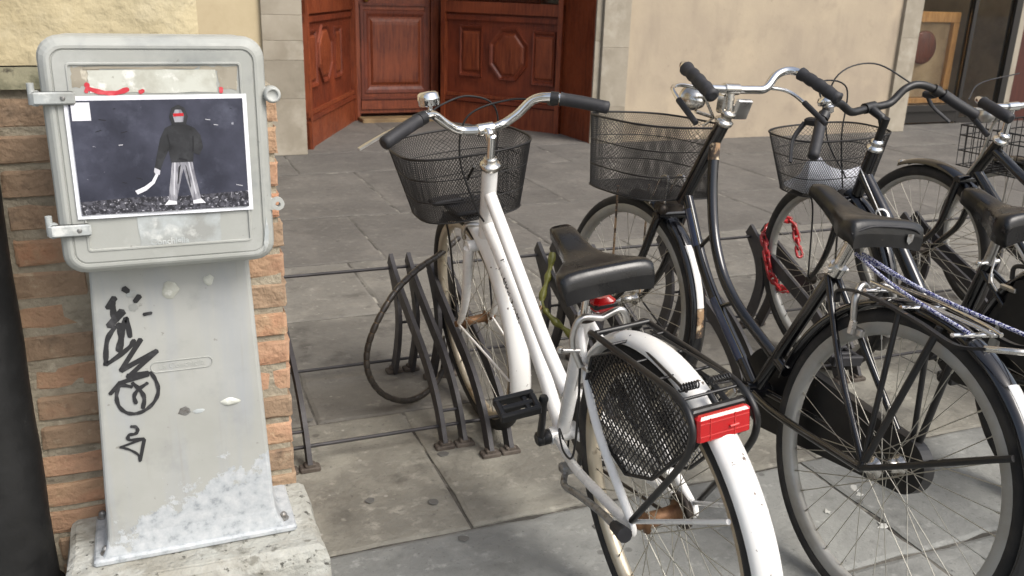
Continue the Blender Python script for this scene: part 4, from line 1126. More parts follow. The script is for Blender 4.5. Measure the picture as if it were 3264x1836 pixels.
# rear brake
q = MB(); q.tube(spline([(.225, .0, .66), (.225, .045, .668), (.232, .062, .62), (.225, .05, .565)], 6), [.007]*19, 10); q.tube(spline([(.225, .0, .66), (.225, -.045, .668), (.232, -.062, .62), (.225, -.05, .565)], 6), .007, 10)
q.tube([(.225, .05, .60), (.235, .085, .605)], .005, 8); q.box((.222, .040, .562), (.03, .012, .014), bev=.003); q.ball((.236, .088, .606), .008, 8); q.build('brake_caliper', MT['alloy'], B1)
# saddle and post
sd, (sx, sz) = saddle(B1, (.388, .816), (.150, .786), .098, MT['vinyl'], .014, depth=.040)
tubes(B1, 'seat_post', MT['chrome'], [([(.303, 0, .63), (.272, 0, .715)], .0125)])
q = MB(); q.box((.262, -.022, .672), (.032, .05, .032), bev=.008); lt = q.build('rear_light', MT['red'], B1)
q = MB(); q.box((.262, -.022, .672), (.034, .052, .010), bev=.002); q.tube([(.30, -.01, .66), (.268, -.02, .668)], .006, 8); q.build('light_band', MT['plastic'], lt)
q = MB(); q.tube([(.302+.018*math.cos(2*PI*k/16), .018*math.sin(2*PI*k/16), .632) for k in range(16)], .006, 6, closed=True); q.tube([(.29, .018, .632), (.28, .032, .628)], .005, 6); q.build('seat_clamp', MT['steel_dark'], fr)
# cranks, pedals, chain
ck = MB(); ck.lathe([(.018, .036), (.018, .052), (.010, .054), (.010, .058)], (.464, 0, .277), (0, 1, 0), 14)
ck.tube([(.464, .058, .277), (.432, .061, .345), (.403, .066, .412)], [.0125, .0105, .012], 8, flat=.7); ck.lathe([(.016, -.01), (.018, -.004), (.018, .006), (.013, .01)], (.464, .058, .277), (0, 1, 0), 14); ck.ball((.403, .066, .412), .012, 8)
cr = ck.build('crank', MT['plastic'], B1)
pedal(cr, None, (.403, .070, .412), (.93, .0, .36), (0, 1, 0))
ck = MB(); ck.tube([(.464, -.058, .277), (.525, -.066, .142)], .0105, 8, flat=.7); ck.lathe([(.075, -.048), (.08, -.046), (.08, -.043), (.075, -.041)], (.464, 0, .277), (0, 1, 0), 32)
cr = ck.build('crank', MT['plastic'], B1); pedal(cr, None, (.525, -.070, .142), (1, 0, 0), (0, -1, 0))
q = MB()
for zz, zr in ((.355, .365), (.200, .305)): q.tube([(.464, -.045, zz if zz > .3 else .199), (0, -.045, zr)], .004, 6)
q.lathe([(.033, -.05), (.036, -.048), (.036, -.040), (.033, -.038)], (0, 0, r1), (0, 1, 0), 24); q.build('chain', MT['steel_dark'], B1)
q = MB(); ex_ = [(.515, .362), (.46, .372), (.30, .362), (.05, .395), (.045, .385), (.30, .348), (.46, .356), (.51, .345)]
q.plate(ex_, (0, -.052, 0), (1, 0, 0), (0, 0, 1), .02); q.build('chain_guard', W, B1)
# kickstand folded up along the left chain stay
q = MB(); q.tube(spline([(.325, .055, .268), (.29, .075, .258), (.20, .085, .292), (.09, .088, .322), (.01, .092, .338)], 5), .0075, 8); q.box((.33, .05, .27), (.03, .03, .02), bev=.003); ks = q.build('kickstand', MT['bolt'], B1)
q = MB(); q.tube([(.012, .092, .3375), (-.035, .094, .347)], [.0105, .015], 10); q.build('rubber_foot', MT['rubber'], ks)
# luggage rack
q = MB()
for s in (-1, 1):
    q.tube(spline([(.166, s*.050, .652), (.150, s*.056, .668), (.06, s*.056, .672), (-.08, s*.055, .677), (-.160, s*.054, .676), (-.200, s*.056, .655), (-.206, s*.060, .618), (-.17, s*.064, .552), (-.02, s*.072, .362)], 6), .0062, 10)
lr = q.build('luggage_rack', MT['black_dusty'], B1)
for x in (.135, .075, -.01, -.085, -.165):
    q = MB(); q.tube([(x, -.055, .674), (x, .055, .674)], .0028 if x < .13 else .0055, 8); q.build('cross_bar', MT['black_dusty'], lr)
q = MB(); q.tube([(.08, .012, .680), (-.16, .040, .684)], .0028, 6); q.tube([(.08, -.03, .680), (-.13, -.045, .684)], .0028, 6); q.build('clamp_wire', MT['black_dusty'], lr)
for s in (-1, 1):
    q = MB(); q.tube([(-.150+.006*math.cos(k*.9), s*(.012+.034*k/48), .686+.006*math.sin(k*.9)) for k in range(49)], .0016, 5); q.build('spring', MT['black_dusty'], lr)
q = MB(); q.box((-.206, .004, .640), (.016, .096, .046), bev=.004); rf = q.build('reflector', MT['red'], lr)
q = MB(); q.box((-.191, .004, .643), (.014, .100, .050), bev=.003); q.tube([(-.185, 0, .66), (-.16, 0, .674)], .005, 6); q.build('reflector_backing', MT['plastic'], rf)
q = MB(); 
for zz in (.630, .652): q.box((-.2143, .004, zz), (.0010, .088, .0014))
for yy in (.030, -.014): q.box((-.2144, yy, .640), (.0012, .0014, .040))
q.tube([(-.2150, -.020, .638), (-.2165, -.004, .6385)], .0022, 8); q.build('lens_rib', MT['red_clear'], rf)
# skirt guards
sk = [(.205, .445), (.225, .53), (.190, .60), (.10, .645), (.0, .660), (-.10, .662), (-.175, .640), (-.196, .612), (-.04, .452), (.06, .405)]
grid_guard(B1, sk, .038, .0022, .0118, 'plastic')
grid_guard(B1, sk, -.038, .0022, .0118, 'plastic')
# front basket and its stays
bk1, P1 = basket(B1, TS1, .905, 1.235, .185, .872, .688, .22, MT['wire'], .0072, tilt=.03)
q = MB(TS1)
for s in (-1, 1): q.tube(spline([(1.06, s*.07, .69), (1.075, s*.056, .60), (1.09, s*.055, .345)], 5), .003, 6)
q.tube([(.875, .03, .845), (.935, .03, .80)], .004, 6); q.tube([(.875, -.03, .845), (.935, -.03, .80)], .004, 6)
q.build('basket_stay', MT['black_dusty'], bk1)
q = MB(TS1); q.box((1.04, -.01, .698), (.15, .14, .012), bev=.005); q.box((1.09, .05, .712), (.06, .09, .014), bev=.005)
rag = q.build('folded_cloth', MT['rubber'], None)
rag.parent = None
mw = Matrix.Rotation(R(89), 4, 'Z') @ Matrix.Rotation(-R(6.3), 4, 'X'); mw.translation = Vector((.87, 1.246, 0)); rag.matrix_world = mw
tag(rag, 'dark folded cloth lying in the basket of the white bicycle', 'cloth')
# ================================================= black bicycle with chrome bars and rod brakes
B2 = bike_root(1.348, 1.255, 90.5, -6.5, 'old black bicycle with chrome rod-brake handlebar and blue bungee cords on its rack')
r2, wb2 = .335, 1.115
hd2 = (.797, 0, .937); ax2 = Vector((-math.cos(R(64)), 0, math.sin(R(64))))
TS2 = rot_about(hd2, ax2, R(8))
K = MT['black']; KD = MT['black_dusty']
fr2 = tubes(B2, 'frame', K, [
    ([(.795, 0, .940), (.912, 0, .700)], .0195),
    ([(.818, 0, .905), (.775, 0, .740), (.705, 0, .605), (.59, 0, .505), (.345, 0, .405)], .0145),
    ([(.897, 0, .725), (.72, 0, .520), (.44, 0, .318)], .0155),
    ([(.44, 0, .318), (.268, 0, .690)], .0158),
    ([(.44, -.034, .318), (.44, .034, .318)], .022),
    ([(.275, .014, .672), (.14, .046, .500), (0, .066, .345)], .0078), ([(.275, -.014, .672), (.14, -.046, .500), (0, -.066, .345)], .0078),
    ([(.43, .022, .318), (.28, .046, .318), (0, .066, .335)], .0095), ([(.43, -.022, .318), (.28, -.046, .318), (0, -.066, .335)], .0095),
    ([(.735, 0, .655), (.785, 0, .600)], .006), ([(.585, 0, .505), (.650, 0, .468)], .006)])
# replace-free details: lined navy panels and peeled paint on the tubes
def tube_panel(parent, A, D, r, a0, a1, mat, name, lift=.0006, n=8):
    A, D = Vector(A), Vector(D); d = (D-A).normalized(); nv = Vector((0, 1, 0)); bv = d.cross(nv)
    q = MB()
    rs = []
    for t in (0, 1):
        c = A.lerp(D, t)
        rs.append([c+(nv*math.cos(a0+(a1-a0)*k/n)+bv*math.sin(a0+(a1-a0)*k/n))*(r+lift) for k in range(n+1)])
    q.rings(rs, closed_ring=False, cap=False)
    return q.build(name, mat, parent)
def along(P, t0, t1):
    S = spline(P, 16); n = len(S)-1
    return S[int(t0*n)], S[int(t1*n)]
dt = [(.897, 0, .725), (.72, 0, .520), (.44, 0, .318)]
for t0, t1 in ((.10, .34), (.62, .88)):
    a, b = along(dt, t0, t1)
    gp = tube_panel(fr2, a, b, .0157, -1.12, 1.12, MT['gold'], 'paint_lining', .0004)
    a2, b2_ = along(dt, t0+.004, t1-.004)
    tube_panel(fr2, a2, b2_, .0157, -1.05, 1.05, MT['navy'], 'paint_panel', .0008)
a, b = along([(.818, 0, .905), (.775, 0, .740), (.705, 0, .605), (.59, 0, .505), (.345, 0, .405)], .02, .10)
tube_panel(fr2, a, b, .0146, -2.2, 1.2, MT['primer'], 'peeled_paint', .0012)
fork(B2, TS2, (.955, .650), wb2, r2, K, .052, .0135)
wheel(B2, TS2, wb2, r2, .036, MT['rim_grey'], MT['tyre'], MT['chrome_old'], .013)
wheel(B2, None, 0, r2, .036, MT['rim_grey'], MT['tyre'], MT['chrome_old'], .017)
gf = guard(B2, TS2, wb2, r2, 88, 222, .060, K)
guard_strip(gf, TS2, wb2, r2, 136, 166, .060, MT['white_rust'], 'white_patch', y0=-.25, y1=.5)
guard_strip(gf, TS2, wb2, r2, 166.3, 180, .060, MT['primer'], 'peeled_patch', y0=-.25, y1=.5)
tubes(gf, 'stay', KD, [([(wb2, s*.056, r2), (wb2-.335*math.cos(R(20)), s*.03, r2-.335*math.sin(R(20)))], .003) for s in (-1, 1)], TS2)
gr = guard(B2, None, 0, r2, 10, 200, .060, K)
guard_strip(gr, None, 0, r2, 128, 156, .060, MT['white'], 'white_patch', y0=-.5, y1=.5)
guard_strip(gr, None, 0, r2, 156.3, 166, .060, MT['primer'], 'peeled_patch', y0=-.5, y1=.25)
tubes(gr, 'stay', KD, [([(0, s*.068, r2+.01), (-.02, s*.066, r2+.012), (-.285, s*.036, .505)], .0065) for s in (-1, 1)] + [([(-.005, s*.068, r2+.02), (-.065, s*.036, .672)], .0075) for s in (-1, 1)])
# headset, stem, rod brake bars
q = MB(); o0 = Vector(hd2); ax = ax2
q.lathe([(.0195, .004), (.025, .008), (.026, .016), (.020, .020), (.016, .022), (.016, .034), (.022, .036), (.022, .044), (.013, .048)], o0, ax, 20); q.build('headset', MT['chrome_old'], fr2)
c2 = Vector((.784, 0, 1.035))
q = MB(TS2); q.tube([o0+ax*.04, c2-Vector((.0, 0, .012))], [.0115, .013], 12); q.tube([c2+Vector((0, -.025, 0)), c2+Vector((0, .025, 0))], .0155, 14); q.box(c2+Vector((.012, 0, -.04)), (.03, .04, .05), bev=.004); stm = q.build('stem', MT['chrome_old'], B2)
bar2 = [(.780, .070, 1.036), (.776, .118, 1.041), (.779, .155, 1.078), (.765, .187, 1.092), (.726, .203, 1.083), (.62, .217, 1.039)]
q = MB(TS2); q.tube(bent(c2, bar2), .0115, 14); hb2 = q.build('handlebar', MT['chrome'], B2)
for s in (1, -1):
    grip(hb2, TS2, [(.738, s*.2015, 1.087), (.68, s*.209, 1.065), (.612, s*.218, 1.036)], .0165, ribs=True)
    q = MB(TS2); q.tube(spline([(.785, s*.085, 1.030), (.80, s*.150, 1.040), (.775, s*.205, 1.035), (.725, s*.222, 1.010)], 6), .0055, 8); lv = q.build('brake_lever', MT['chrome'], hb2)
    q = MB(TS2); q.tube([(.727, s*.222, 1.011), (.645, s*.228, .965)], [.008, .0075], 10); q.build('lever_sleeve', MT['rubber'], lv)
q = MB(TS2); q.tube([(.800, .085, 1.028), (.812, .02, .955), (.84, .03, .93)], .004, 8); q.build('brake_rod', MT['chrome_old'], hb2)
q = MB(TS2); o_ = Vector((.845, .075, 1.0)); q.lathe([(.004, -.04), (.016, -.036), (.027, -.016), (.033, .008), (.034, .018), (.032, .02), (.002, .024)], o_, (1, 0, .12), 24); q.tube([o_+Vector((-.02, 0, -.03)), (.825, .01, .955)], .005, 8); q.build('headlamp', MT['chrome_old'], hb2)
q = MB(TS2); q.box((.768, -.035, .985), (.016, .05, .055), Matrix.Rotation(R(-18), 3, 'Y'), bev=.003); q.tube([(.784, -.02, .99), (.775, -.03, .985)], .008, 8); q.build('lamp_switch_box', MT['alloy'], hb2)
# saddle
sd2, (sx2, sz2) = saddle(B2, (.394, .864), (.142, .826), .102, MT['vinyl_old'], depth=.043, springs=True)
q = MB(); q.tube(spline([(.149, .10, .800), (.140, .06, .819), (.138, 0, .822), (.140, -.06, .819), (.149, -.10, .800)], 6), .0028, 6); q.build('piping', MT['rubber'], sd2)
q = MB(); q.add([(.1370, -.045, .808), (.1370, -.062, .808), (.1370, -.062, .793), (.1370, -.053, .785), (.1370, -.045, .793)], [(0, 1, 2, 3, 4)]); q.build('emblem', MT['bolt'], sd2)
tubes(B2, 'seat_post', MT['chrome_old'], [([(.272, 0, .68), (.238, 0, .775)], .0125)])
q = MB(); q.tube([(.268, -.03, .688), (.268, .03, .688)], .008, 10); q.lathe([(.02, -.012), (.02, .012)], (.268, 0, .69), (-.4, 0, .9), 14); q.build('seat_clamp', MT['chrome_old'], fr2)
# rear brake caliper
for s in (-1, 1):
    q = MB(); q.tube(spline([(.155, s*.004, .672), (.15, s*.035, .690), (.14, s*.055, .662), (.135, s*.050, .610)], 6), [.0085]*7+[.008]*6+[.007]*6, 10); q.box((.128, s*.040, .592), (.038, .014, .018), bev=.003); q.box((.132, s*.052, .60), (.016, .012, .034), bev=.003); q.build('brake_caliper', MT['alloy'], B2)
# chain case
q = MB(); n = 20
cc = []
for k in range(n+1):
    a = PI/2-PI*k/n - .02; cc.append((.44+.108*math.cos(a), .318+.108*math.sin(a)))
for k in range(n+1):
    a = -PI/2-PI*k/n - .02; cc.append((.0+.062*math.cos(a), .335+.062*math.sin(a)))
q.plate(cc, (0, -.058, 0), (1, 0, 0), (0, 0, 1), .03); q.build('chain_case', KD, B2)
for s, e in ((1, (.545, .185)), (-1, (.335, .450))):
    q = MB(); q.tube([(.44, s*.06, .318), ((.44+e[0])/2, s*.07, (.318+e[1])/2), (e[0], s*.082, e[1])], [.013, .010, .012], 8, flat=.7); q.lathe([(.013, s*.03), (.013, s*.066)], (.44, 0, .318), (0, 1, 0), 12); cr = q.build('crank', MT['chrome_old'], B2)
    pedal(cr, None, (e[0], s*.086, e[1]), (1, 0, .1), (0, s, 0), .09, .07, .026, 'rubber')
# rear carrier of black strip and chrome rungs
q = MB()
for s in (-1, 1):
    q.bar(spline([(.185, s*.060, .640), (.180, s*.062, .668), (.10, s*.066, .684), (-.04, s*.072, .676), (-.14, s*.076, .664), (-.20, s*.070, .680)], 6), .006, .014, (0, 1, 0))
lr2 = q.build('luggage_rack', KD, B2)
q = MB(); q.tube(spline([(-.195, .070, .679), (-.235, .058, .690), (-.256, .03, .694), (-.260, 0, .695), (-.256, -.03, .694), (-.235, -.058, .690), (-.195, -.070, .679)], 6), .006, 10); q.build('rack_loop', MT['chrome_old'], lr2)
for x, z in ((.11, .690), (.01, .686), (-.12, .676)):
    q = MB(); q.tube([(x, -.066, z), (x, .066, z)], .005, 10); q.build('cross_bar', MT['chrome'], lr2)
for s in (-1, 1):
    q = MB(); q.tube(spline([(.14, s*.022, .70), (.0, s*.026, .70), (-.12, s*.016, .695), (-.16, s*.012, .69)], 5), .0045, 8); q.build('clamp_wire', MT['chrome_old'], lr2)
for s in (-1, 1):
    q = MB(); q.tube([(.03, s*.045, .688), (0, s*.0666, .35)], .006, 8); q.build('rack_leg', KD, lr2)
# bungee cords
for k, (a, b, c) in enumerate((((.215, .010, .742), (.06, .035, .712), (-.13, .036, .684)), ((.215, -.012, .742), (.02, -.02, .712), (-.235, -.045, .698)), ((.21, -.004, .735), (.08, -.045, .708), (-.02, -.052, .694)))):
    q = MB(); q.tube(spline([a, b, c], 8), .0040, 8); bo = q.build('bungee_cord', MT['bungee'])
    mw = Matrix.Rotation(R(90.5), 4, 'Z') @ Matrix.Rotation(R(6.5), 4, 'X'); mw.translation = Vector((1.348, 1.255, 0)); bo.matrix_world = mw
    tag(bo, ('blue flecked bungee cord along the left rail of the rear rack', 'blue flecked bungee cord stretched to the chrome tail loop of the rack', 'short blue flecked bungee cord hooked to the middle of the rack')[k], 'bungee cord', 'bungee cords on the rear rack')
# basket
bk2, P2 = basket(B2, TS2, .885, 1.265, .165, .912, .700, .09, MT['wire'], .0074, tilt=-.02)
q = MB(TS2)
for s in (-1, 1): q.tube([(1.145, s*.06, .700), (1.12, s*.058, .345)], .0034, 6)
q.build('basket_stay', MT['primer'], bk2)
q = MB(TS2)
for s in (-1, 1): q.tube(spline([(1.02, s*.03, .672), (.985, s*.03, .75), (.965, s*.03, .765), (.95, s*.03, .75), (.955, s*.03, .65)], 6), .0038, 8)
q.build('basket_hook', MT['chrome'], bk2)
q = MB(TS2); q.tube([(.955, -.06, .650), (.955, .06, .650)], .012, 10); q.ball((.94, .045, .672), .016, 10); q.box((.968, 0, .672), (.05, .08, .03), bev=.006); q.build('fork_crown_brake', MT['steel_dark'], B2)

# ================================================= black bicycle with papers in the basket
B3 = bike_root(2.1, 1.33, 86, 3, 'black bicycle with matt black handlebar and papers in its basket')
r3, wb3 = .335, 1.045
hd3 = (.852, 0, .815); ax3 = Vector((-math.cos(R(70)), 0, math.sin(R(70))))
TS3 = rot_about(hd3, ax3, R(2)); TS3b = rot_about(hd3, ax3, R(12))
fr3 = tubes(B3, 'frame', K, [
    ([(.850, 0, .820), (.905, 0, .665)], .0205),
    ([(.885, 0, .735), (.70, 0, .560), (.445, 0, .290)], .022),
    ([(.445, 0, .290), (.345, 0, .600)], .019), ([(.445, -.034, .29), (.445, .034, .29)], .022),
    ([(.35, .014, .575), (.16, .046, .46), (0, .064, .345)], .008), ([(.35, -.014, .575), (.16, -.046, .46), (0, -.064, .345)], .008),
    ([(.43, .022, .29), (.22, .046, .30), (0, .064, .335)], .0095), ([(.43, -.022, .29), (.22, -.046, .30), (0, -.064, .335)], .0095)])
A3, D3 = Vector((.86, 0, .712)), Vector((.66, 0, .518)); dv3 = (D3-A3).normalized(); bv3 = dv3.cross(Vector((0, 1, 0)))
def wrap3(x, y, zz):
    t = .5+x/(D3-A3).length; a = -y/.023-.5
    return A3.lerp(D3, t)+Vector((0, 1, 0))*math.cos(a)*.0246+bv3*math.sin(a)*.0246
text_mb('Cle', .058, wrap3, 0, .0006, .2).build('lettering', MT['white'], fr3)
q = MB(); q.tube([A3+Vector((.02, .021, .045)), D3+Vector((.03, .021, .035))], .0018, 6); q.build('pinstripe', MT['white'], fr3)
fork(B3, TS3, (.915, .640), wb3, r3, K, .05, .0125)
wheel(B3, TS3, wb3, r3, .044, MT['rim_grey'], MT['tyre'], MT['steel_dark'], .013)
wheel(B3, None, 0, r3, .044, MT['rim_grey'], MT['tyre'], MT['steel_dark'], .017)
guard(B3, TS3, wb3, r3, 108, 205, .056, K); guard(B3, None, 0, r3, 10, 205, .06, K)
q = MB(); o0 = Vector(hd3); q.lathe([(.020, .002), (.026, .006), (.026, .014), (.019, .018), (.017, .026), (.021, .030), (.018, .036), (.012, .04)], o0, ax3, 20); q.build('headset', MT['chrome'], fr3)
c3 = Vector((.878, 0, .948)); tp = o0+ax3*.115
q = MB(TS3b); q.tube([o0+ax3*.03, tp], .0125, 14); q.tube([tp-ax3*.03, tp-ax3*.008+Vector((.015, 0, .008)), c3], [.012, .013, .0145], 12); q.tube([c3+Vector((0, -.022, 0)), c3+Vector((0, .022, 0))], .017, 14); q.build('stem', MT['plastic'], B3)
bar3 = [(.875, .05, .946), (.872, .092, .951), (.866, .145, .985), (.852, .195, .992), (.828, .259, .962), (.765, .355, .882)]
q = MB(TS3b); q.tube(bent(c3, bar3), .0125, 14); hb3 = q.build('handlebar', MT['plastic'], B3)
for s in (1, -1):
    grip(hb3, TS3b, [(.822, s*.270, .953), (.795, s*.310, .918), (.762, s*.360, .878)], .0165)
    b0 = Vector((.832, s*.252, .966)); q = MB(TS3b); q.tube([b0+Vector((.004, -s*.012, .006)), b0+Vector((-.003, s*.006, -.006))], .018, 12); q.build('shifter', MT['plastic'], hb3)
    q = MB(TS3b); q.box(b0+Vector((.03, s*.01, -.016)), (.045, .03, .022), bev=.005); q.tube(spline([b0+Vector((.05, s*.02, -.02)), b0+Vector((.055, s*.06, -.065)), b0+Vector((.02, s*.105, -.12))], 6), [.009]*6+[.007]*7, 8, flat=.5); q.build('brake_lever', MT['rubber'], hb3)
q = MB(TS3b); bp = Vector((.845, .215, .985)); q.lathe([(.022, .012), (.027, .016), (.027, .026), (.022, .034), (.002, .038)], bp, (.2, .2, 1), 20); q.box(bp+Vector((-.01, .012, .0)), (.03, .022, .024), bev=.004); q.build('bell', MT['chrome'], hb3)
q = MB(TS3b)
q.tube(spline([(.86, .22, .98), (.95, .14, 1.04), (.97, .0, 1.0), (.955, .03, .85), (.95, .02, .68)], 8), .0027, 6)
q.tube(spline([(.86, -.20, .98), (.97, -.12, 1.06), (1.0, .02, 1.03), (.99, .06, .86), (.93, .03, .72)], 8), .0027, 6); q.build('brake_cables', MT['plastic'], B3)
saddle(B3, (.462, .785), (.215, .765), .10, MT['vinyl'], depth=.066)
tubes(B3, 'seat_post', MT['alloy'], [([(.352, 0, .59), (.322, 0, .70)], .0135)])
q = MB(); q.tube([(.345, -.03, .60), (.345, .035, .60)], .007, 8); q.ball((.345, .036, .6), .009, 8); q.build('seat_clamp', MT['chrome'], fr3)
q = MB()
for s in (-1, 1): q.tube(spline([(.22, s*.05, .600), (.20, s*.062, .640), (.10, s*.066, .650), (-.12, s*.066, .652), (-.2, s*.05, .66), (-.17, s*.068, .60), (0, s*.07, .355)], 6), .006, 8)
lr3 = q.build('luggage_rack', KD, B3)
for x in (.12, .02, -.10):
    q = MB(); q.tube([(x, -.066, .652), (x, .066, .652)], .005, 8); q.build('cross_bar', MT['alloy'], lr3)
sk3 = [(.21, .40), (.235, .50), (.20, .60), (.12, .640), (.0, .650), (-.12, .635), (-.20, .57), (-.22, .48), (-.05, .40), (.08, .37)]
for y in (.056, -.056):
    q = MB(); q.plate(sk3, (0, y, 0), (1, 0, 0), (0, 0, 1), .003); q.build('skirt_guard', MT['plastic'], B3)
q = MB(); q.tube(spline([(.30, .03, .63), (.285, .05, .58), (.25, .06, .555)], 5), .003, 6); q.tube([(.29, .045, .59), (.283, .05, .566)], .006, 8); q.box((.215, .06, .575), (.05, .012, .012), bev=.002); q.build('brake_caliper', MT['alloy'], B3)
for s, e in ((1, (.36, .425)), (-1, (.53, .155))):
    q = MB(); q.tube([(.445, s*.06, .29), (e[0], s*.075, e[1])], .011, 8, flat=.7); q.lathe([(.013, s*.03), (.013, s*.066)], (.445, 0, .29), (0, 1, 0), 12); cr = q.build('crank', MT['plastic'], B3); pedal(cr, None, (e[0], s*.08, e[1]), (1, 0, .1), (0, s, 0))
q = MB(); q.plate([(p[0], p[1]-.02) for p in cc], (0, -.058, 0), (1, 0, 0), (0, 0, 1), .026); q.build('chain_case', MT['plastic'], B3)
bk3, P3 = basket(B3, TS3, .925, 1.215, .190, .842, .650, .24, MT['wire'], .0088, tilt=.02)
q = MB(TS3)
for s in (-1, 1): q.tube(spline([(1.05, s*.08, .650), (1.05, s*.056, .58), (1.045, s*.056, .345)], 5), .003, 6)
q.build('basket_stay', KD, bk3)
# papers lying in it
MT['newsprint'] = M('newsprint', lin(240, 242, 250), .8, layers=(('streak', lin(130, 136, 160), 60, .58, .68, (1, 1, 6), .6), ('noise', lin(84, 90, 116), 22, .66, .72, 4, .7)))
q = MB(TS3); rs = []
for i in range(15):
    t = i/14; y = .128-.25*t; lift = .045*math.exp(-((t-.06)/.10)**2)+.008*math.sin(t*7)
    e_ = .022*abs(2*t-1)**3; rs.append([(.985+e_, y, .657), (.977+e_, y, .690+lift*.5), (.972+e_, y, .738+lift*1.1+.006*math.sin(t*11)), (.990+e_, y, .730+lift), (1.04, y, .700+lift*.5), (1.12, y, .672), (1.12, y, .662), (1.02, y, .657)])
q.rings(rs, smooth=True); pp = q.build('newspaper', MT['newsprint'])
def bike_mat(X, Y, th, le):
    mw = Matrix.Rotation(R(th), 4, 'Z') @ Matrix.Rotation(-R(le), 4, 'X'); mw.translation = Vector((X, Y, 0)); return mw
pp.matrix_world = bike_mat(2.1, 1.33, 86, 3); tag(pp, 'crumpled printed papers lying in the wire basket of the middle bicycle', 'papers')

# ================================================= black bicycle at the right edge
B4 = bike_root(2.75, 1.45, 89, 0, 'black bicycle with chrome handlebar and yellow frame letters, second from the right edge')
r4, wb4 = .335, 1.09
hd4 = (.825, 0, .80); ax4 = Vector((-math.cos(R(60)), 0, math.sin(R(60))))
TS4 = rot_about(hd4, ax4, R(3))
fr4 = tubes(B4, 'frame', K, [
    ([(.820, 0, .808), (.905, 0, .672)], .020),
    ([(.835, 0, .775), (.60, 0, .66), (.30, 0, .62)], .0165), ([(.895, 0, .69), (.70, 0, .52), (.45, 0, .29)], .018),
    ([(.45, 0, .29), (.30, 0, .64)], .0165), ([(.45, -.034, .29), (.45, .034, .29)], .022),
    ([(.31, .014, .60), (.16, .046, .46), (0, .064, .345)], .008), ([(.31, -.014, .60), (.16, -.046, .46), (0, -.064, .345)], .008),
    ([(.43, .022, .29), (0, .064, .335)], .0095), ([(.43, -.022, .29), (0, -.064, .335)], .0095)])
A4, D4 = Vector((.83, 0, .633)), Vector((.62, 0, .445)); dv4 = (D4-A4).normalized(); bv4 = dv4.cross(Vector((0, 1, 0)))
def wrap4(x, y, zz):
    t = .5+x/(D4-A4).length; a = -y/.0182-.5
    return A4.lerp(D4, t)+Vector((0, 1, 0))*math.cos(a)*.0198+bv4*math.sin(a)*.0198
text_mb('oma', .05, wrap4, 0, .0006).build('lettering', MT['yellow'], fr4)
tubes(fr4, 'white_band', MT['white'], [([(.70, .0, .5165), (.60, .0, .427)], .0183)])
fork(B4, TS4, (.925, .648), wb4, r4, K, .055, .014, bow=.09)
wheel(B4, TS4, wb4, r4, .046, MT['rim_grey'], MT['tyre'], MT['steel_dark'], .014)
wheel(B4, None, 0, r4, .046, MT['rim_grey'], MT['tyre'], MT['steel_dark'], .017)
g4 = guard(B4, TS4, wb4, r4, 66, 150, .062, K); guard(B4, None, 0, r4, 10, 205, .062, K)
q = MB(TS4); q.ball((wb4+.352*math.cos(R(66)), 0, r4+.357*math.sin(R(66))), .012, 10, (1.2, 1.6, .7)); q.build('guard_tip', MT['alloy'], g4)
q = MB(); o0 = Vector(hd4); q.lathe([(.020, .002), (.027, .006), (.027, .016), (.019, .02), (.017, .028), (.022, .032), (.018, .04), (.012, .042)], o0, ax4, 20); q.build('headset', MT['chrome'], fr4)
c4 = Vector((.800, 0, .930))
q = MB(TS4); q.tube([o0+ax4*.03, c4], [.0115, .013], 12); q.tube([c4+Vector((0, -.025, 0)), c4+Vector((0, .025, 0))], .016, 14); q.build('stem', MT['chrome'], B4)
bar4 = [(.80, .06, .932), (.795, .12, .938), (.78, .18, .962), (.745, .222, .965), (.62, .240, .930)]
q = MB(TS4); q.tube(bent(c4, bar4), .0115, 12); hb4 = q.build('handlebar', MT['chrome'], B4)
for s in (1, -1):
    grip(hb4, TS4, [(.735, s*.224, .963), (.68, s*.233, .948), (.612, s*.241, .928)], .0175)
    q = MB(TS4); q.tube(spline([(.80, s*.10, .925), (.80, s*.19, .93), (.76, s*.235, .915)], 6), .0055, 8); lv = q.build('brake_lever', MT['chrome'], hb4)
    q = MB(TS4); q.tube([(.762, s*.235, .916), (.68, s*.243, .865)], .0085, 10); q.build('lever_sleeve', MT['rubber'], lv)
q = MB(TS4); q.tube(spline([(.79, .05, .92), (.83, .04, .86), (.86, .03, .76), (.91, .02, .68)], 6), .005, 8); q.ball((.84, .06, .90), .03, 12); q.build('headlamp', MT['alloy'], hb4)
q = MB(TS4); q.tube(spline([(.82, .19, .96), (.90, .05, 1.0), (.95, -.20, 1.02)], 8), .0025, 6); q.build('brake_cables', MT['plastic'], B4)
saddle(B4, (.40, .80), (.15, .78), .10, MT['vinyl'])
tubes(B4, 'seat_post', MT['alloy'], [([(.305, 0, .62), (.28, 0, .71)], .0125)])
for s, e in ((1, (.53, .16)), (-1, (.37, .42))):
    q = MB(); q.tube([(.45, s*.06, .29), (e[0], s*.075, e[1])], .011, 8, flat=.7); q.lathe([(.013, s*.03), (.013, s*.066)], (.45, 0, .29), (0, 1, 0), 12); cr = q.build('crank', MT['plastic'], B4); pedal(cr, None, (e[0], s*.08, e[1]), (1, 0, .1), (0, s, 0))
q = MB(); q.plate([(p[0]+.008, p[1]-.02) for p in cc], (0, -.058, 0), (1, 0, 0), (0, 0, 1), .026); q.build('chain_case', MT['plastic'], B4)
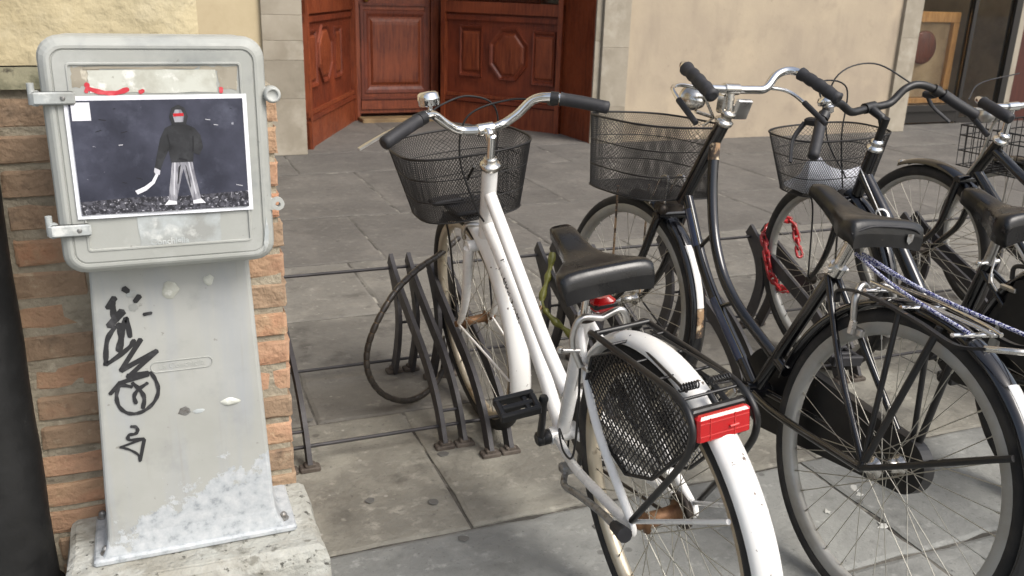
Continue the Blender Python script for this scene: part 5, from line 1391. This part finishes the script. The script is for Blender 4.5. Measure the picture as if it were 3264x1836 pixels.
# ================================================= fifth bicycle, mostly outside the picture: a copy with a square wire crate
B5 = B4.copy(); COL.objects.link(B5)
B5.location = (3.17, 1.42, 0); B5.rotation_euler = (R(-2), 0, R(88))
tag(B5, 'dark bicycle with square wire crate, cut off by the right edge', 'bicycle', 'bicycles parked in the rack')
for c in list(B4.children):
    k = c.copy(); COL.objects.link(k); k.parent = B5
    for g in list(c.children):
        k2 = g.copy(); COL.objects.link(k2); k2.parent = k
# square wire crate in front of the bars
bx0, bx1, bw, bz0, bz1 = .93, 1.23, .17, .655, .815
q = MB(TS4)
for z in (bz1,): q.tube([(bx0, -bw, z), (bx1, -bw, z), (bx1, bw, z), (bx0, bw, z)], .0035, 6, closed=True)
bk4 = q.build('basket', MT['wire'], B5)
for z in (bz0, bz0+.06, bz0+.12):
    q = MB(TS4); q.tube([(bx0, -bw, z), (bx1, -bw, z), (bx1, bw, z), (bx0, bw, z)], .0026, 6, closed=True); q.build('hoop', MT['wire'], bk4)
q = MB(TS4)
for k in range(11):
    y = -bw+2*bw*k/10; q.tube([(bx0, y, bz1), (bx0, y, bz0), (bx1, y, bz0), (bx1, y, bz1)], .0021, 5)
for k in range(1, 9):
    x = bx0+(bx1-bx0)*k/9; q.tube([(x, -bw, bz1), (x, -bw, bz0), (x, bw, bz0), (x, bw, bz1)], .0021, 5)
o = q.build('wire_mesh', MT['wire'], bk4); o['kind'] = 'stuff'
q = MB(TS4)
for s in (-1, 1): q.tube([(1.07, s*.06, .70), (1.09, s*.06, .34)], .004, 6)
q.build('basket_stay', MT['alloy'], bk4)

# ------------------------------------------------------------------ locks
def lock(name, label): o = empty(name); tag(o, label, 'lock'); return o
lk = empty('cable_lock', (.60, 2.45, 0)); tag(lk, 'thick black segmented cable lock looped by the front wheel of the white bicycle', 'lock')
OL = Vector((.60, 2.45, 0))
cp = [(.90, 2.64, .50), (.85, 2.60, .482), (.80, 2.56, .468), (.721, 2.50, .451), (.639, 2.45, .405), (.574, 2.42, .325), (.544, 2.42, .239), (.549, 2.42, .160), (.598, 2.45, .078), (.685, 2.50, .020), (.775, 2.56, .016), (.845, 2.63, .050), (.875, 2.70, .14)]
q = MB(lambda p: p-OL); S = spline(cp, 12); q.tube(S, .0072, 10); cb = q.build('cable', MT['copper'], lk)
n = len(S)
for i in range(0, n-3, 4):
    q = MB(lambda p: p-OL); q.tube([S[i].lerp(S[i+1], .12), S[i+1], S[i+2], S[i+3], S[min(i+4, n-1)].lerp(S[i+3], .12)], [.0088, .0098, .0098, .0098, .0088], 10); q.build('segment', MT['cablelock'], cb)
# olive sleeved lock
lk2 = empty('sleeved_lock', (1.2, 2.5, 0)); tag(lk2, 'olive green sleeved lock hanging from the rack behind the white saddle', 'lock')
OL2 = Vector((1.2, 2.5, 0))
S = spline([(1.263, 2.70, .404), (1.245, 2.68, .349), (1.226, 2.66, .312), (1.198, 2.63, .268), (1.194, 2.60, .240), (1.217, 2.57, .207), (1.251, 2.55, .177), (1.279, 2.52, .145), (1.313, 2.50, .097)], 6)
q = MB(lambda p: p-OL2); q.tube(S, [.0105*(1+.32*math.sin(i*.85)) if abs(i-22) > 2 else .006 for i in range(len(S))], 10); sl = q.build('sleeve', MT['olive'], lk2)
q = MB(lambda p: p-OL2); q.tube([(1.194, 2.615, .250), (1.175, 2.603, .232), (1.148, 2.58, .166)], [.007, .008, .006], 10); q.build('lock_tail', MT['copper'], lk2)
q = MB(lambda p: p-OL2); q.tube([(1.197, 2.628, .262), (1.190, 2.612, .244)], .0085, 12); q.build('metal_ferrule', MT['chrome'], lk2)
# red chain: each link its own piece
ch = empty('chain_lock', (2.2, 2.65, 0)); tag(ch, 'red coated chain lock wound over the rack bars', 'lock')
OH = Vector((2.2, 2.65, 0))
lm_ = MB()
pts = []
for k in range(20):
    a = 2*PI*k/20; pts.append((math.copysign(.0115, math.cos(a))*(abs(math.cos(a)) > .01)+.0105*math.cos(a), .0105*math.sin(a), 0))
lm_.tube(pts, .0056, 8, closed=True); link_me = lm_.mesh('chain_link', MT['redchain'])
def chain(path):
    S = spline(path, 10); d = 0; nxt = 0; k = 0
    for a, b in zip(S, S[1:]):
        L_ = (b-a).length
        while nxt <= d+L_:
            c = a.lerp(b, (nxt-d)/L_); t = (b-a).normalized()
            o = link('chain_link', link_me, ch)
            qn = t.to_track_quat('X', 'Z').to_matrix() @ Matrix.Rotation(PI/2*(k % 2)+.3, 3, 'X')
            o.rotation_euler = qn.to_euler(); o.location = c-OH
            nxt += .030; k += 1
        d += L_
chain([(2.134, 2.68, .387), (2.131, 2.66, .35), (2.137, 2.64, .293), (2.149, 2.62, .248), (2.185, 2.61, .211), (2.231, 2.62, .198), (2.262, 2.63, .206)])
chain([(2.150, 2.70, .395), (2.167, 2.72, .415), (2.206, 2.72, .442), (2.257, 2.73, .447), (2.300, 2.735, .432), (2.310, 2.72, .397), (2.309, 2.70, .356), (2.309, 2.68, .317)])
